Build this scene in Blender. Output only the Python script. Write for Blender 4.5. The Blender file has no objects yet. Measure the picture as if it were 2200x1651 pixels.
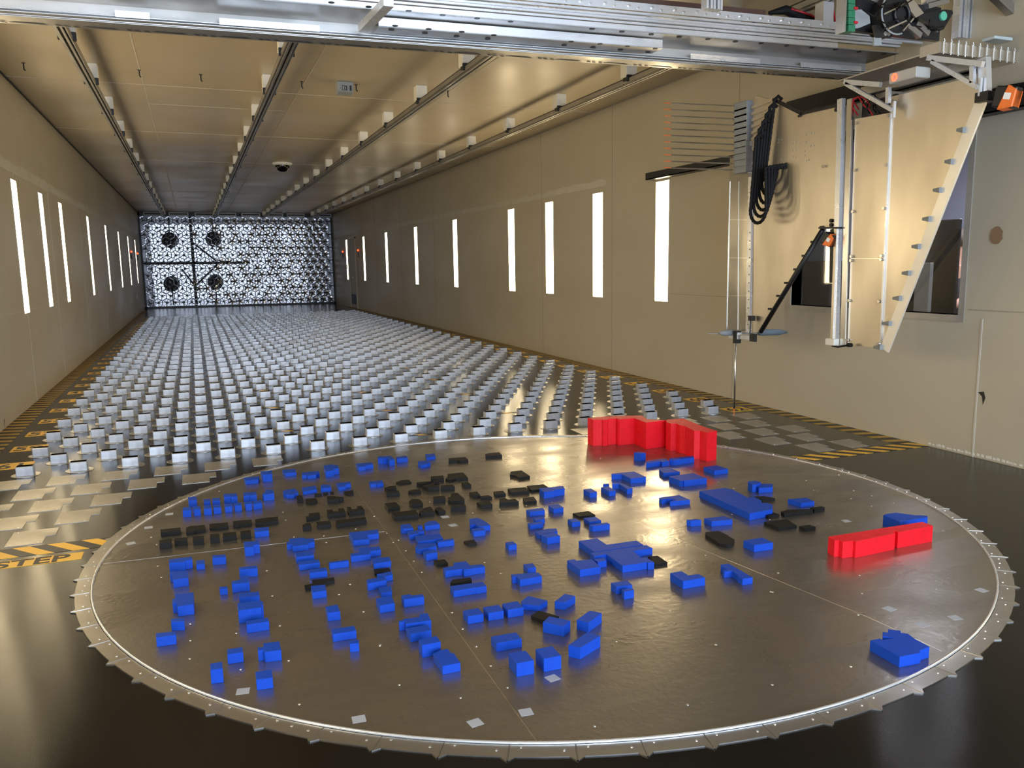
import bpy, bmesh, math, random
from mathutils import Vector, Matrix
random.seed(7)
sc = bpy.context.scene
col = sc.collection
PI = math.pi
# ------------------------------------------------------------------ camera
F, PX, PY = 1797.99, 1151.785, 856.937          # focal length and principal point in pixels of 2200x1651
CAM = Vector((1.07608, -5.99892, 1.27664))
YAW, PITCH, ROLL = 0.38365, 0.15900, -0.01205
fw = Vector((math.sin(YAW)*math.cos(PITCH), math.cos(YAW)*math.cos(PITCH), -math.sin(PITCH)))
rt = Vector((math.cos(YAW), -math.sin(YAW), 0)); up = rt.cross(fw)
rt, up = math.cos(ROLL)*rt + math.sin(ROLL)*up, -math.sin(ROLL)*rt + math.cos(ROLL)*up
cd = bpy.data.cameras.new('camera'); cam = bpy.data.objects.new('camera', cd); col.objects.link(cam)
cam.matrix_world = Matrix(((rt.x, up.x, -fw.x, CAM.x), (rt.y, up.y, -fw.y, CAM.y), (rt.z, up.z, -fw.z, CAM.z), (0, 0, 0, 1)))
cd.sensor_width = 36; cd.lens = 36*F/2200
cd.shift_x = -(PX-1100)/2200; cd.shift_y = (PY-825.5)/2200
cd.clip_start = .05; cd.clip_end = 200
sc.camera = cam

def ray(x, y):
    return rt*((x-PX)/F) - up*((y-PY)/F) + fw
def hit(x, y, ax, val):                          # where the line of sight through a pixel meets a plane of the room
    d = ray(x, y); return CAM + d*((val-CAM[ax])/d[ax])
def zat(x, y, X, Y):
    d = ray(x, y); t = ((X-CAM.x)*d.x + (Y-CAM.y)*d.y)/(d.x*d.x+d.y*d.y); return CAM.z + t*d.z

# ------------------------------------------------------------------ room size, light
WL, WR, H, YF, YB = -.441, 5.72, 3.094, 24.4, -9.8
TC = Vector((2.636, -2.2, 0)); RO, RI = 2.092, 2.030
LY = [1.874, 3.408, 4.926, 6.440, 9.484, 12.512, 15.595, 18.665, 21.603]
ZB, ZT = .871, 2.126

sc.view_settings.view_transform = 'Standard'; sc.view_settings.look = 'None'
sc.view_settings.exposure = 0.9; sc.view_settings.gamma = 1; sc.view_settings.use_curve_mapping = False
w = bpy.data.worlds.new('daylight'); sc.world = w; w.use_nodes = True
bg = w.node_tree.nodes['Background']; bg.inputs[0].default_value = (.70, .80, 1.0, 1); bg.inputs[1].default_value = .7

def area(name, loc, rot, sx, sy, power, color):
    l = bpy.data.lights.new(name, 'AREA'); l.shape = 'RECTANGLE'; l.size = sx; l.size_y = sy; l.energy = power; l.color = color
    o = bpy.data.objects.new(name, l); o.location = loc; o.rotation_euler = rot; col.objects.link(o); return o
area('open_end_daylight', (2.64, YB-.2, 1.6), (PI/2, 0, 0), 5.9, 2.9, 340, (.66, .80, 1.0))
area('control_room_lamp', (7.2, -1.4, 2.5), (0, 0, 0), 1.6, 2.0, 60, (.86, .88, 1.0))

# ------------------------------------------------------------------ materials
def principled(name, base, rough=.5, metal=0., spec=.5, emit=None, es=0., alpha=1., trans=0., coat=0.):
    m = bpy.data.materials.new(name); m.use_nodes = True
    b = m.node_tree.nodes['Principled BSDF']
    b.inputs['Base Color'].default_value = (*base, 1); b.inputs['Roughness'].default_value = rough
    b.inputs['Metallic'].default_value = metal; b.inputs['Specular IOR Level'].default_value = spec
    b.inputs['Transmission Weight'].default_value = trans; b.inputs['Coat Weight'].default_value = coat
    if emit: b.inputs['Emission Color'].default_value = (*emit, 1); b.inputs['Emission Strength'].default_value = es
    return m
def noisy(name, c1, c2, scale=(3, 3, 3), rough=(.4, .6), metal=0., bump=0., bscale=60., detail=6., spec=.5, lo=.35, hi=.65):
    m = principled(name, c1, rough[0], metal, spec); nt = m.node_tree; N = nt.nodes; L = nt.links; b = N['Principled BSDF']
    tc = N.new('ShaderNodeTexCoord'); mp = N.new('ShaderNodeMapping'); mp.inputs['Scale'].default_value = scale
    L.new(tc.outputs['Object'], mp.inputs[0])
    n = N.new('ShaderNodeTexNoise'); n.inputs['Scale'].default_value = 1; n.inputs['Detail'].default_value = detail; L.new(mp.outputs[0], n.inputs[0])
    r = N.new('ShaderNodeMapRange'); r.inputs[1].default_value = lo; r.inputs[2].default_value = hi; L.new(n.outputs[0], r.inputs[0])
    mx = N.new('ShaderNodeMix'); mx.data_type = 'RGBA'; mx.inputs[6].default_value = (*c1, 1); mx.inputs[7].default_value = (*c2, 1)
    L.new(r.outputs[0], mx.inputs[0]); L.new(mx.outputs[2], b.inputs['Base Color'])
    r2 = N.new('ShaderNodeMapRange'); r2.inputs[3].default_value = rough[0]; r2.inputs[4].default_value = rough[1]
    L.new(r.outputs[0], r2.inputs[0]); L.new(r2.outputs[0], b.inputs['Roughness'])
    if bump:
        n2 = N.new('ShaderNodeTexNoise'); n2.inputs['Scale'].default_value = bscale; n2.inputs['Detail'].default_value = 3; L.new(tc.outputs['Object'], n2.inputs[0])
        bp = N.new('ShaderNodeBump'); bp.inputs['Strength'].default_value = bump; bp.inputs['Distance'].default_value = .01
        L.new(n2.outputs[0], bp.inputs['Height']); L.new(bp.outputs[0], b.inputs['Normal'])
    return m
def striped(name, axis, pitch, skew, duty, ca, cb):   # hazard tape: diagonal bars printed on it
    m = principled(name, ca, .45); nt = m.node_tree; N = nt.nodes; L = nt.links; b = N['Principled BSDF']
    tc = N.new('ShaderNodeTexCoord'); s = N.new('ShaderNodeSeparateXYZ'); L.new(tc.outputs['Object'], s.inputs[0])
    k = N.new('ShaderNodeMath'); k.operation = 'MULTIPLY_ADD'; k.inputs[1].default_value = skew
    L.new(s.outputs[1-axis], k.inputs[0]); L.new(s.outputs[axis], k.inputs[2])
    d = N.new('ShaderNodeMath'); d.operation = 'DIVIDE'; d.inputs[1].default_value = pitch; L.new(k.outputs[0], d.inputs[0])
    f = N.new('ShaderNodeMath'); f.operation = 'FLOORED_MODULO'; f.inputs[1].default_value = 1; L.new(d.outputs[0], f.inputs[0])
    g = N.new('ShaderNodeMath'); g.operation = 'LESS_THAN'; g.inputs[1].default_value = duty; L.new(f.outputs[0], g.inputs[0])
    mx = N.new('ShaderNodeMix'); mx.data_type = 'RGBA'; mx.inputs[6].default_value = (*cb, 1); mx.inputs[7].default_value = (*ca, 1)
    L.new(g.outputs[0], mx.inputs[0]); L.new(mx.outputs[2], b.inputs['Base Color'])
    return m
BEIGE = (.50, .45, .34)
M = {}
M['wall'] = noisy('painted_wall_panel', BEIGE, (.46, .41, .31), (.5, .5, 1.4), (.38, .5), spec=.35)
M['ceiling'] = noisy('painted_ceiling_panel', (.50, .42, .29), (.46, .385, .265), (.7, .7, 1), (.30, .42), spec=.4)
M['patch'] = noisy('grey_primer_patch', (.56, .53, .45), (.52, .49, .41), (6, 6, 12), (.5, .6))
M['floor'] = noisy('black_epoxy_floor', (.0055, .0048, .004), (.011, .0095, .008), (1.3, 1.3, 1), (.09, .15), bump=.07, bscale=420, spec=.21)
M['disc'] = noisy('scuffed_steel_plate', (.40, .372, .335), (.30, .278, .248), (1.5, 3.2, 1), (.24, .38), metal=.9, bump=.10, bscale=40, lo=.42, hi=.62)
M['ring'] = noisy('ring_aluminium', (.54, .52, .49), (.44, .42, .39), (5, 5, 1), (.28, .4), metal=.95)
M['cover'] = noisy('zinc_cover_plate', (.46, .44, .40), (.38, .36, .325), (6, 6, 1), (.35, .5), metal=.8)
M['alu'] = noisy('aluminium_profile', (.86, .88, .92), (.74, .76, .80), (2, 9, 9), (.24, .36), metal=.72)
M['alu_dark'] = noisy('dull_aluminium', (.50, .48, .45), (.40, .385, .36), (3, 3, 3), (.3, .45), metal=.9)
M['foil'] = noisy('rolled_aluminium_sheet', (.78, .72, .62), (.60, .54, .45), (1.2, 3, 1.2), (.30, .44), metal=.95, lo=.3, hi=.7)
M['block'] = noisy('brushed_block', (.60, .62, .66), (.44, .46, .50), (14, 14, 14), (.30, .46), metal=.5)
M['black'] = principled('black_plastic', (.008, .008, .009), .45)
M['rubber'] = principled('black_rubber', (.006, .006, .0065), .65, spec=.25)
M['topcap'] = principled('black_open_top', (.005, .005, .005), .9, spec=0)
M['blue'] = noisy('blue_foam', (.005, .058, .46), (.006, .064, .50), (60, 60, 60), (.5, .6), bump=.04, bscale=300, spec=.2)
M['charcoal'] = noisy('charcoal_foam', (.010, .0105, .011), (.014, .0142, .0145), (30, 30, 30), (.55, .65), spec=.15)
M['red'] = noisy('red_foam', (.80, .006, .018), (.74, .005, .016), (30, 30, 30), (.5, .6), spec=.3)
M['yellow'] = principled('yellow_vinyl', (.80, .47, .04), .45)
M['ink'] = principled('black_print', (.012, .012, .012), .5)
M['haz_front'] = striped('hazard_tape_cross', 0, .142, .83, .5, (.85, .48, .035), (.015, .014, .012))
M['haz_side'] = striped('hazard_tape_side', 1, .145, .25, .45, (.50, .31, .035), (.02, .018, .015))
M['white'] = principled('white_plastic', (.82, .80, .72), .5)
M['grey'] = principled('grey_plastic', (.26, .28, .29), .5)
M['seam'] = principled('panel_seam', (.33, .295, .235), .7)
M['seam_light'] = principled('caulked_seam', (.55, .51, .43), .6)
M['strip'] = principled('strip_diffuser', (.9, .85, .7), .4, emit=(1., .80, .48), es=10)
M['strip_cool'] = principled('strip_diffuser_cool', (.9, .88, .8), .4, emit=(1., .88, .66), es=3.6)
M['steel'] = principled('bright_steel', (.75, .74, .72), .25, 1.)
M['chrome'] = principled('chrome_screw', (.8, .8, .78), .3, 1.)
M['tape'] = principled('grey_tape', (.40, .43, .50), .5)
M['orange'] = principled('orange_plastic', (.80, .16, .02), .45)
M['redled'] = principled('red_lamp', (.8, .05, .02), .4, emit=(1, .04, .01), es=5)
M['redwire'] = principled('red_wire', (.45, .01, .02), .45)
M['green'] = principled('circuit_board', (.02, .16, .08), .4)
M['brown'] = principled('brown_wood_edge', (.07, .03, .02), .6)
M['pane'] = principled('window_pane', (1, 1, 1), .02, trans=1.)
M['slate'] = principled('blue_grey_partition', (.13, .17, .20), .6)
M['room'] = principled('control_room_wall', (.50, .52, .62), .7)
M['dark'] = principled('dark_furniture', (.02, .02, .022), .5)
M['skin'] = principled('skin', (.50, .27, .19), .55)
M['hair'] = principled('brown_hair', (.05, .03, .02), .6)
M['fan'] = principled('polished_cell', (.72, .74, .80), .16, 1.)
M['smudge'] = principled('rust_smudge', (.28, .17, .09), .7)

# ------------------------------------------------------------------ mesh helpers
class MB:
    def __init__(s): s.v = []; s.f = []; s.mi = []
    def quadbox(s, P, mi=0):                    # 8 corners: bottom 4 ccw, top 4
        b = len(s.v); s.v += [tuple(p) for p in P]
        for f in ((3, 2, 1, 0), (4, 5, 6, 7), (0, 1, 5, 4), (1, 2, 6, 5), (2, 3, 7, 6), (3, 0, 4, 7)):
            s.f.append(tuple(b+i for i in f)); s.mi.append(mi)
        return s
    def box(s, x0, x1, y0, y1, z0, z1, mi=0):
        return s.quadbox([(x0, y0, z0), (x1, y0, z0), (x1, y1, z0), (x0, y1, z0), (x0, y0, z1), (x1, y0, z1), (x1, y1, z1), (x0, y1, z1)], mi)
    def prism(s, poly, z0, z1, mi=0, top=None):
        a = sum(poly[i-1][0]*poly[i][1]-poly[i][0]*poly[i-1][1] for i in range(len(poly)))
        if a < 0: poly = poly[::-1]
        b = len(s.v); n = len(poly)
        s.v += [(p[0], p[1], z0) for p in poly] + [(p[0], p[1], z1) for p in poly]
        s.f.append(tuple(b+i for i in range(n))[::-1]); s.mi.append(mi)
        s.f.append(tuple(b+n+i for i in range(n))); s.mi.append(mi if top is None else top)
        for i in range(n):
            j = (i+1) % n; s.f.append((b+i, b+j, b+n+j, b+n+i)); s.mi.append(mi)
        return s
    def slab(s, poly, ax, a0, a1, mi=0):        # polygon in the two other axes, extruded along ax
        b = len(s.v); n = len(poly)
        for a in (a0, a1):
            for p in poly:
                q = list(p); q.insert(ax, a); s.v.append(tuple(q))
        s.f.append(tuple(b+i for i in range(n))[::-1]); s.mi.append(mi)
        s.f.append(tuple(b+n+i for i in range(n))); s.mi.append(mi)
        for i in range(n):
            j = (i+1) % n; s.f.append((b+i, b+j, b+n+j, b+n+i)); s.mi.append(mi)
        return s
    def bar(s, p, q, wd, ht=None, mi=0, upv=(0, 0, 1)):
        p, q = Vector(p), Vector(q); d = (q-p).normalized(); u = Vector(upv)
        if abs(d.dot(u)) > .98: u = Vector((0, 1, 0))
        a = d.cross(u).normalized(); c = a.cross(d); ht = ht or wd; a = a*(wd/2); c = c*(ht/2)
        return s.quadbox([p-a-c, p+a-c, q+a-c, q-a-c, p-a+c, p+a+c, q+a+c, q-a+c], mi)
    def tube(s, pts, r, n=10, mi=0, cap=True, closed=False):
        pts = [Vector(p) for p in pts]; b = len(s.v); m = len(pts); rs = r if isinstance(r, (list, tuple)) else [r]*m
        u = None
        for i, p in enumerate(pts):
            d = ((pts[(i+1) % m] if (closed or i < m-1) else p) - (pts[i-1] if (closed or i > 0) else p)).normalized()
            if u is None: u = d.orthogonal().normalized()
            u = (u - d*u.dot(d)).normalized(); v = d.cross(u)
            for k in range(n):
                a = 2*PI*k/n; s.v.append(tuple(p + (u*math.cos(a)+v*math.sin(a))*rs[i]))
        for i in range(m if closed else m-1):
            for k in range(n):
                j = (i+1) % m; k2 = (k+1) % n
                s.f.append((b+i*n+k, b+i*n+k2, b+j*n+k2, b+j*n+k)); s.mi.append(mi)
        if cap and not closed:
            s.f.append(tuple(b+k for k in range(n))[::-1]); s.f.append(tuple(b+(m-1)*n+k for k in range(n))); s.mi += [mi, mi]
        return s
    def lathe(s, prof, c, n=24, mi=0):          # profile (r, z) about a vertical line
        b = len(s.v); m = len(prof)
        for r_, z in prof:
            for k in range(n):
                a = 2*PI*k/n; s.v.append((c[0]+r_*math.cos(a), c[1]+r_*math.sin(a), c[2]+z))
        for i in range(m-1):
            for k in range(n):
                k2 = (k+1) % n; s.f.append((b+i*n+k, b+i*n+k2, b+(i+1)*n+k2, b+(i+1)*n+k)); s.mi.append(mi)
        s.f.append(tuple(b+k for k in range(n))[::-1]); s.f.append(tuple(b+(m-1)*n+k for k in range(n))); s.mi += [mi, mi]
        return s
    def mesh(s, name, mats, smooth=False, bevel=0):
        me = bpy.data.meshes.new(name); me.from_pydata(s.v, [], s.f)
        for m in (mats if isinstance(mats, (list, tuple)) else [mats]): me.materials.append(m)
        for p, i in zip(me.polygons, s.mi): p.material_index = i; p.use_smooth = smooth
        me.update()
        if True:
            bm = bmesh.new(); bm.from_mesh(me); bmesh.ops.recalc_face_normals(bm, faces=bm.faces)
            if bevel:
                es = [e for e in bm.edges if len(e.link_faces) == 2 and e.calc_face_angle(0) > .5]
                bmesh.ops.bevel(bm, geom=es, offset=bevel, segments=1, affect='EDGES', clamp_overlap=True)
            bm.to_mesh(me); bm.free(); me.update()
        return me
    def build(s, name, mats, parent=None, smooth=False, bevel=0):
        return link(name, s.mesh(name, mats, smooth, bevel), parent)
def link(name, me, parent=None):
    o = bpy.data.objects.new(name, me); col.objects.link(o)
    if parent: o.parent = parent
    return o
def tag(o, label=None, cat=None, group=None, kind=None):
    if label: o['label'] = label
    if cat: o['category'] = cat
    if group: o['group'] = group
    if kind: o['kind'] = kind
    return o
def empty(name, loc=(0, 0, 0), rz=0):
    o = bpy.data.objects.new(name, None); o.location = loc; o.rotation_euler = (0, 0, rz); o.empty_display_size = .05; col.objects.link(o); return o
ORD = ['', 'first', 'second', 'third', 'fourth', 'fifth', 'sixth', 'seventh', 'eighth', 'ninth', 'tenth', 'eleventh', 'twelfth', 'thirteenth',
       'fourteenth', 'fifteenth', 'sixteenth', 'seventeenth', 'eighteenth', 'nineteenth', 'twentieth']
def ordn(n):
    if n <= 20: return ORD[n]
    return ['twenty', 'thirty'][n//10-2] + '-' + ORD[n % 10] if n % 10 else 'thirtieth'
TENS = ['', '', 'twenty', 'thirty', 'forty', 'fifty', 'sixty']
def word(n):
    if n < 20: return ['zero', 'one', 'two', 'three', 'four', 'five', 'six', 'seven', 'eight', 'nine', 'ten', 'eleven', 'twelve', 'thirteen', 'fourteen', 'fifteen', 'sixteen', 'seventeen', 'eighteen', 'nineteen'][n]
    return TENS[n//10] + ('-' + word(n % 10) if n % 10 else '')
def text_mesh(body, size, mat, extrude=.0004, align='LEFT', bold=0.):
    c = bpy.data.curves.new('t', 'FONT'); c.body = body; c.size = size; c.extrude = extrude; c.align_x = align; c.offset = bold
    o = bpy.data.objects.new('t', c); col.objects.link(o)
    dg = bpy.context.evaluated_depsgraph_get(); me = bpy.data.meshes.new_from_object(o.evaluated_get(dg)); me.materials.clear(); me.materials.append(mat)
    bpy.data.objects.remove(o); return me

# ================================================================== THE SETTING
S = dict(kind='structure')
T = .12
tag(MB().box(WL-T, WR+T, YB-1.5, YF+9, -.1, 0).build('floor', M['floor']), **S)
tag(MB().box(WL-T, WR+T, YB, YF, H, H+.1).build('ceiling', M['ceiling']), **S)
tag(MB().box(WL-T, WL, YB, YF, 0, H).build('wall_left', M['wall']), **S)
W0, W1, WZ0, WZ1 = -1.93, -.25, .915, 2.20         # window opening in the right wall
m = MB(); m.box(WR, WR+T, YB, W0, 0, H); m.box(WR, WR+T, W1, YF, 0, H); m.box(WR, WR+T, W0, W1, 0, WZ0); m.box(WR, WR+T, W0, W1, WZ1, H)
tag(m.build('wall_right', M['wall']), **S)
# seams of the wall and ceiling boards
m = MB()
for y in (-1.26, .557, 3.03, 5.2): m.box(WR-.003, WR+.001, y-.003, y+.003, 2.2 if y < 0 else 0, H)
for y in (8.0, 11, 14, 17.0): m.box(WR-.003, WR+.001, y-.003, y+.003, 0, H)
m.box(WR-.003, WR+.001, .66, 1.74, .952, .957); m.box(WR-.003, WR+.001, -6, -2.0, .952, .957)
tag(m.build('trim_2', M['seam']), **S)
tag(MB().box(WR-.004, WR+.001, -2.118, -2.106, 0, .90).build('trim_3', M['seam_light']), **S)
m = MB()
for y in (3.46, 5.5, 8.4, 11.4): m.box(WL-.001, WL+.002, y-.003, y+.003, 0, 2.25)
m.box(WL-.001, WL+.002, 2, 6.8, .895, .902)
tag(m.build('trim_4', M['seam_light']), **S)
def band(x0, x1, y0, y1, zc, hw):                      # ragged strip of grey primer along a wall
    mb = MB(); n = 120
    top = [(y0+(y1-y0)*i/n, zc+hw+random.uniform(-.012, .03)) for i in range(n+1)]
    bot = [(y0+(y1-y0)*i/n, zc-hw+random.uniform(-.01, .004)) for i in range(n+1)]
    for i in range(n):
        mb.slab([top[i], top[i+1], bot[i+1], bot[i]], 0, x0, x1)
    return mb
tag(band(WL, WL+.0015, 1.6, YF, 2.245, .045).build('trim_5', M['patch']), **S)
tag(band(WR-.0015, WR, 3.2, YF, 2.235, .03).build('trim_6', M['patch']), **S)
m = MB()
for y in (3.55, 6.7, 9.9, 13.1, 16.3, 19.5): m.box(WL, WR, y-.006, y+.006, H-.003, H)
tag(m.build('trim_7', M['seam_light']), **S)
m = MB()
for x in (.755, 2.24, 3.72): m.box(x-.006, x+.006, -1, YF, H-.003, H)
m.box(.755, 2.2, 4.6, 4.607, H-.003, H)
tag(m.build('trim_8', M['seam_light']), **S)
tag(MB().box(WL, WL+.012, YB, YF, H-.014, H).build('trim_9', M['ink']), **S)
tag(MB().box(WR-.010, WR, YB, YF, H-.010, H).build('trim_10', M['seam']), **S)
# window with its frame and pane, and the control room behind
wn = tag(empty('window_1', (WR, (W0+W1)/2, WZ0)), kind='structure')
def wpart(mb, name, mat): o = mb.build(name, mat, wn); o.matrix_parent_inverse = Matrix.Translation(-wn.location); return o
m = MB(); fw_ = .045
for a in ((W0-fw_, W0, WZ0-fw_, WZ1+.03), (W1, W1+fw_, WZ0-fw_, WZ1+.03)): m.box(WR-.008, WR+T, a[0], a[1], a[2], a[3])
m.box(WR-.008, WR+T, W0, W1, WZ0-fw_, WZ0); m.box(WR-.008, WR+T, W0, W1, WZ1-.01, WZ1+.03)
wpart(m, 'window_frame', noisy('dull_frame', (.46, .44, .38), (.40, .38, .33), (8, 8, 8), (.4, .5), metal=.5))
wpart(MB().box(WR+.05, WR+.056, W0, W1, WZ0, WZ1), 'window_pane', M['pane'])
m = MB(); m.box(8.6, 8.7, -5, 2, 0, 2.7); m.box(WR+T, 8.7, -5.1, -5, 0, 2.7); m.box(WR+T, 8.7, 2, 2.1, 0, 2.7); m.box(WR+T, 8.7, -5, 2, 2.7, 2.8)
tag(m.build('wall_control_room', M['room']), **S)
tag(MB().box(WR+T, 8.7, -5, 2, -.1, 0).build('floor_control_room', M['dark']), **S)
# bay behind the cell wall, made deep and dark to darken the right cells
tag(MB().box(WL-T, WL, YF, YF+8, 0, H).box(WR, WR+T, YF, YF+8, 0, H).box(WL-T, WR+T, YF, YF+8, H, H+.1).build('wall_darkening_bay', M['dark']), **S)
# door, far right
dr = tag(empty('door_1', (WR, 20.5, 0)), kind='structure')
m = MB().box(WR-.02, WR, 20.06, 21.08, 0, 2.13).build('door_leaf', principled('door_paint', (.40, .37, .31), .45)); m.parent = dr; m.matrix_parent_inverse = Matrix.Translation(-dr.location)
m = MB().box(WR-.035, WR, 20.0, 20.06, 0, 2.17).box(WR-.035, WR, 21.08, 21.14, 0, 2.17).box(WR-.035, WR, 20.0, 21.14, 2.13, 2.17).build('door_frame', M['wall']); m.parent = dr; m.matrix_parent_inverse = Matrix.Translation(-dr.location)
m = MB().box(WR-.028, WR-.02, 20.10, 20.95, .12, .42).build('kick_plate', M['black'])
m.parent = dr; m.matrix_parent_inverse = Matrix.Translation(-dr.location)
hx = WR-.02
m = MB().tube([(hx, 20.25, .95), (hx-.06, 20.25, .95)], .02).tube([(hx-.06, 20.25, .95), (hx-.07, 20.42, .93)], .014).build('door_handle', M['steel'])
m.parent = dr; m.matrix_parent_inverse = Matrix.Translation(-dr.location)

# ================================================================== STRIP LIGHTS IN THE WALLS
def strip_proto(warm):
    fr = MB(); t = .012; w_ = .135
    fr.box(0, .006, -w_-t, -w_, ZB-t, ZT+t).box(0, .006, w_, w_+t, ZB-t, ZT+t).box(0, .006, -w_, w_, ZB-t, ZB).box(0, .006, -w_, w_, ZT, ZT+t)
    df = MB().box(0, .003, -w_, w_, ZB, ZT)
    return fr.mesh('light_frame', M['wall']), df.mesh('diffuser', M['strip'] if warm else M['strip_cool'])
PW, PC = strip_proto(True), strip_proto(False)
def strip(side, y, warm, label):
    o = empty('strip_light', (WL if side < 0 else WR, y, 0), 0 if side < 0 else PI)
    a, b = PW if warm else PC
    link('light_frame', a, o); link('diffuser', b, o)
    tag(o, label, 'wall light', 'strip lights in the %s wall' % ('left' if side < 0 else 'right'))
lys = [-4.2, -2.7, -1.17, .357] + LY
vis = beh = 0
for y in lys:
    if y > 3: vis += 1; lab = 'vertical strip light in left wall, %s from the camera' % ordn(vis)
    else: beh += 1; lab = 'strip light in left wall outside the frame, %s from the back' % ordn(beh)
    strip(-1, y, not (4.8 < y < 5.1 or y > 9), lab)
vis = beh = 0
for y in [-3.7] + LY:
    if y > 1.5: vis += 1; lab = 'vertical strip light in right wall, %s counted from the window' % ordn(vis)
    else: beh += 1; lab = 'strip light in right wall outside the frame, %s from the back' % ordn(beh)
    strip(1, y, y < 9, lab)

# ================================================================== FLOOR MARKINGS
def flat(name, poly, mat, z=.0012, z0=0, parent=None): return MB().prism(poly, z0, z).build(name, mat, parent)
tag(flat('hazard_tape', [(WL, -.6-1.0), (WL+.158, -1.6), (WL+.158, YF-2), (WL, YF-2)], M['haz_side']), 'narrow yellow and black striped tape along left wall', 'floor tape', 'hazard tapes')
tag(flat('hazard_tape', [(WR-.15, -1.6), (WR, -1.6), (WR, YF-3), (WR-.15, YF-3)], M['haz_side']), 'narrow yellow and black striped tape along right wall', 'floor tape', 'hazard tapes')
def circ_x(y, r, sgn): return TC.x + sgn*math.sqrt(max(0, r*r-(y-TC.y)**2))
tag(flat('hazard_tape', [(WL, -1.765), (circ_x(-1.765, RO+.004, -1), -1.765), (circ_x(-1.62, RO+.004, -1), -1.62), (WL, -1.62)], M['haz_front']), 'wide yellow and black diagonal tape left of the turntable', 'floor tape', 'hazard tapes')
tag(flat('hazard_tape', [(circ_x(-1.76, RO+.004, 1), -1.76), (WR, -1.76), (WR, -1.615), (circ_x(-1.615, RO+.004, 1), -1.615)], M['haz_front']), 'wide yellow and black diagonal tape right of the turntable', 'floor tape', 'hazard tapes')
sl = empty('step_label', (.1, -1.86, 0)); tag(sl, 'yellow floor label reading WATCH STEP in black', 'floor label')
flat('label_plate', [(-.75, -.052), (.424, -.052), (.424, .052), (-.75, .052)], M['yellow'], .0012, parent=sl)
o = link('lettering', text_mesh('STEP', .128, M['ink'], bold=.003), sl); o.location = (.075, -.044, .0016); o.scale = (1.12, 1, 1)
o = link('lettering', text_mesh('WATCH', .128, M['ink'], bold=.003), sl); o.location = (-.50, -.044, .0016); o.scale = (1.12, 1, 1)
for j in range(0, 62):                                 # row numbers: odd ones on the left, even ones on the right
    n = 62-j; left = n % 2 == 1; yc = .3*j + (.01 if left else .05)
    if not left and j > 34: continue
    x0 = -.225 if left else 5.30
    o = empty('row_number', (x0, yc, 0)); tag(o, 'yellow label reading %s on floor, %s along %s wall from the turntable' % (word(n), ordn((j+1)//2 + (0 if left else 1)), 'left' if left else 'right'), 'floor label', 'row numbers along the %s wall' % ('left' if left else 'right'))
    flat('label_plate', [(0, -.1), (.225, -.1), (.225, .1), (0, .1)], M['yellow'], .0012, parent=o)
    t_ = link('numeral', text_mesh(str(n), .20, M['ink'], bold=.004), o); t_.location = (.012, -.072, .0016); t_.scale = (.92, 1, 1)
k = 0
for i, (x, y0) in enumerate(((1.71, .76), (2.63, .157), (3.53, .76))):
    for q in range(12):
        y = y0+1.2*q
        tag(flat('centre_mark', [(x-.16, y-.018), (x+.16, y-.018), (x+.16, y+.018), (x-.16, y+.018)], M['haz_front']),
            'short striped tape between blocks, %s line, %s from the turntable' % (('left', 'middle', 'right')[i], ordn(q+1)), 'floor tape', 'short striped tapes among the blocks')

# cover plates on the floor around the turntable
def plate_mesh(cut):
    wv = .195 if not cut else .12
    return MB().prism([(0, 0), (wv-.04, 0), (wv-.04, .115), (wv, .115), (wv, .245), (0, .245)], 0, .002).mesh('cover_plate', M['cover'], bevel=0)
PL = plate_mesh(False)
scm = MB().lathe([(.004, 0), (.004, .0012)], (0, 0, 0), 8).mesh('screw', M['chrome'])
for r_ in range(1, 6):
    y = -.388+.3*(1-r_)+.0; xs = []
    for i in range(-1, 19):
        x = (.17 if r_ % 2 else .04) + .296*i - .0
        cx, cy = x+.1, y+.12
        if x < WL+.17 or x+.195 > WR-.16: continue
        if min(math.hypot(px_-TC.x, py_-TC.y) for px_ in (x, x+.195) for py_ in (y, y+.245)) < RO+.012: continue
        xs.append(x)
    nl = [x for x in xs if x < TC.x]; nr = [x for x in xs if x >= TC.x]
    for side, lst in (('left', nl), ('right', nr)):
        for i, x in enumerate(lst):
            o = link('cover_plate', PL); o.location = (x, y, 0)
            tag(o, 'notched grey floor plate %s of turntable, %s from left in %s row past the blocks' % (side, ordn(i+1), ordn(r_)), 'floor plate', 'notched cover plates on the floor')
            for dx, dy in ((.02, .02), (.135, .02), (.02, .22)):
                s_ = link('screw', scm, o); s_.location = (dx, dy, .002)

# ================================================================== ROUGHNESS BLOCKS ON THE TUNNEL FLOOR
bm_ = MB().box(-.05, .05, -.05, .012, .0, .062, 0)
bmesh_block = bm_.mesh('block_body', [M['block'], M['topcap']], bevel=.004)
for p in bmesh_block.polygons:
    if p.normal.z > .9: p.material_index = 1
disc_me = MB().lathe([(.083, 0), (.083, .0022), (.081, .003)], (0, -.01, 0), 28).mesh('base_disc', M['ring'])
def bx(j, i): return .3*i + (.15 if j % 2 else 0) + .01
cnt = 0
stuff = MB()
for j in range(62):
    for i in range(18):
        x, y = bx(j, i), .2986*j
        if cnt < 300:
            o = empty('roughness_block', (x, y, 0))
            link('block_body', bmesh_block, o); link('base_disc', disc_me, o)
            tag(o, 'silver box-shaped block on black floor, %s from left in %s row' % (ordn(i+1), 'front' if j == 0 else ordn(j+1)), 'metal block', 'silver blocks in the front rows of the tunnel floor')
            cnt += 1
        else:
            stuff.box(x-.05, x+.05, y-.05, y+.012, 0, .062, 0)
            stuff.mi[-5] = 1
            stuff.prism([(x+.083*math.cos(a*PI/4), y-.01+.083*math.sin(a*PI/4)) for a in range(8)], 0, .0022, 2)
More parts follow.
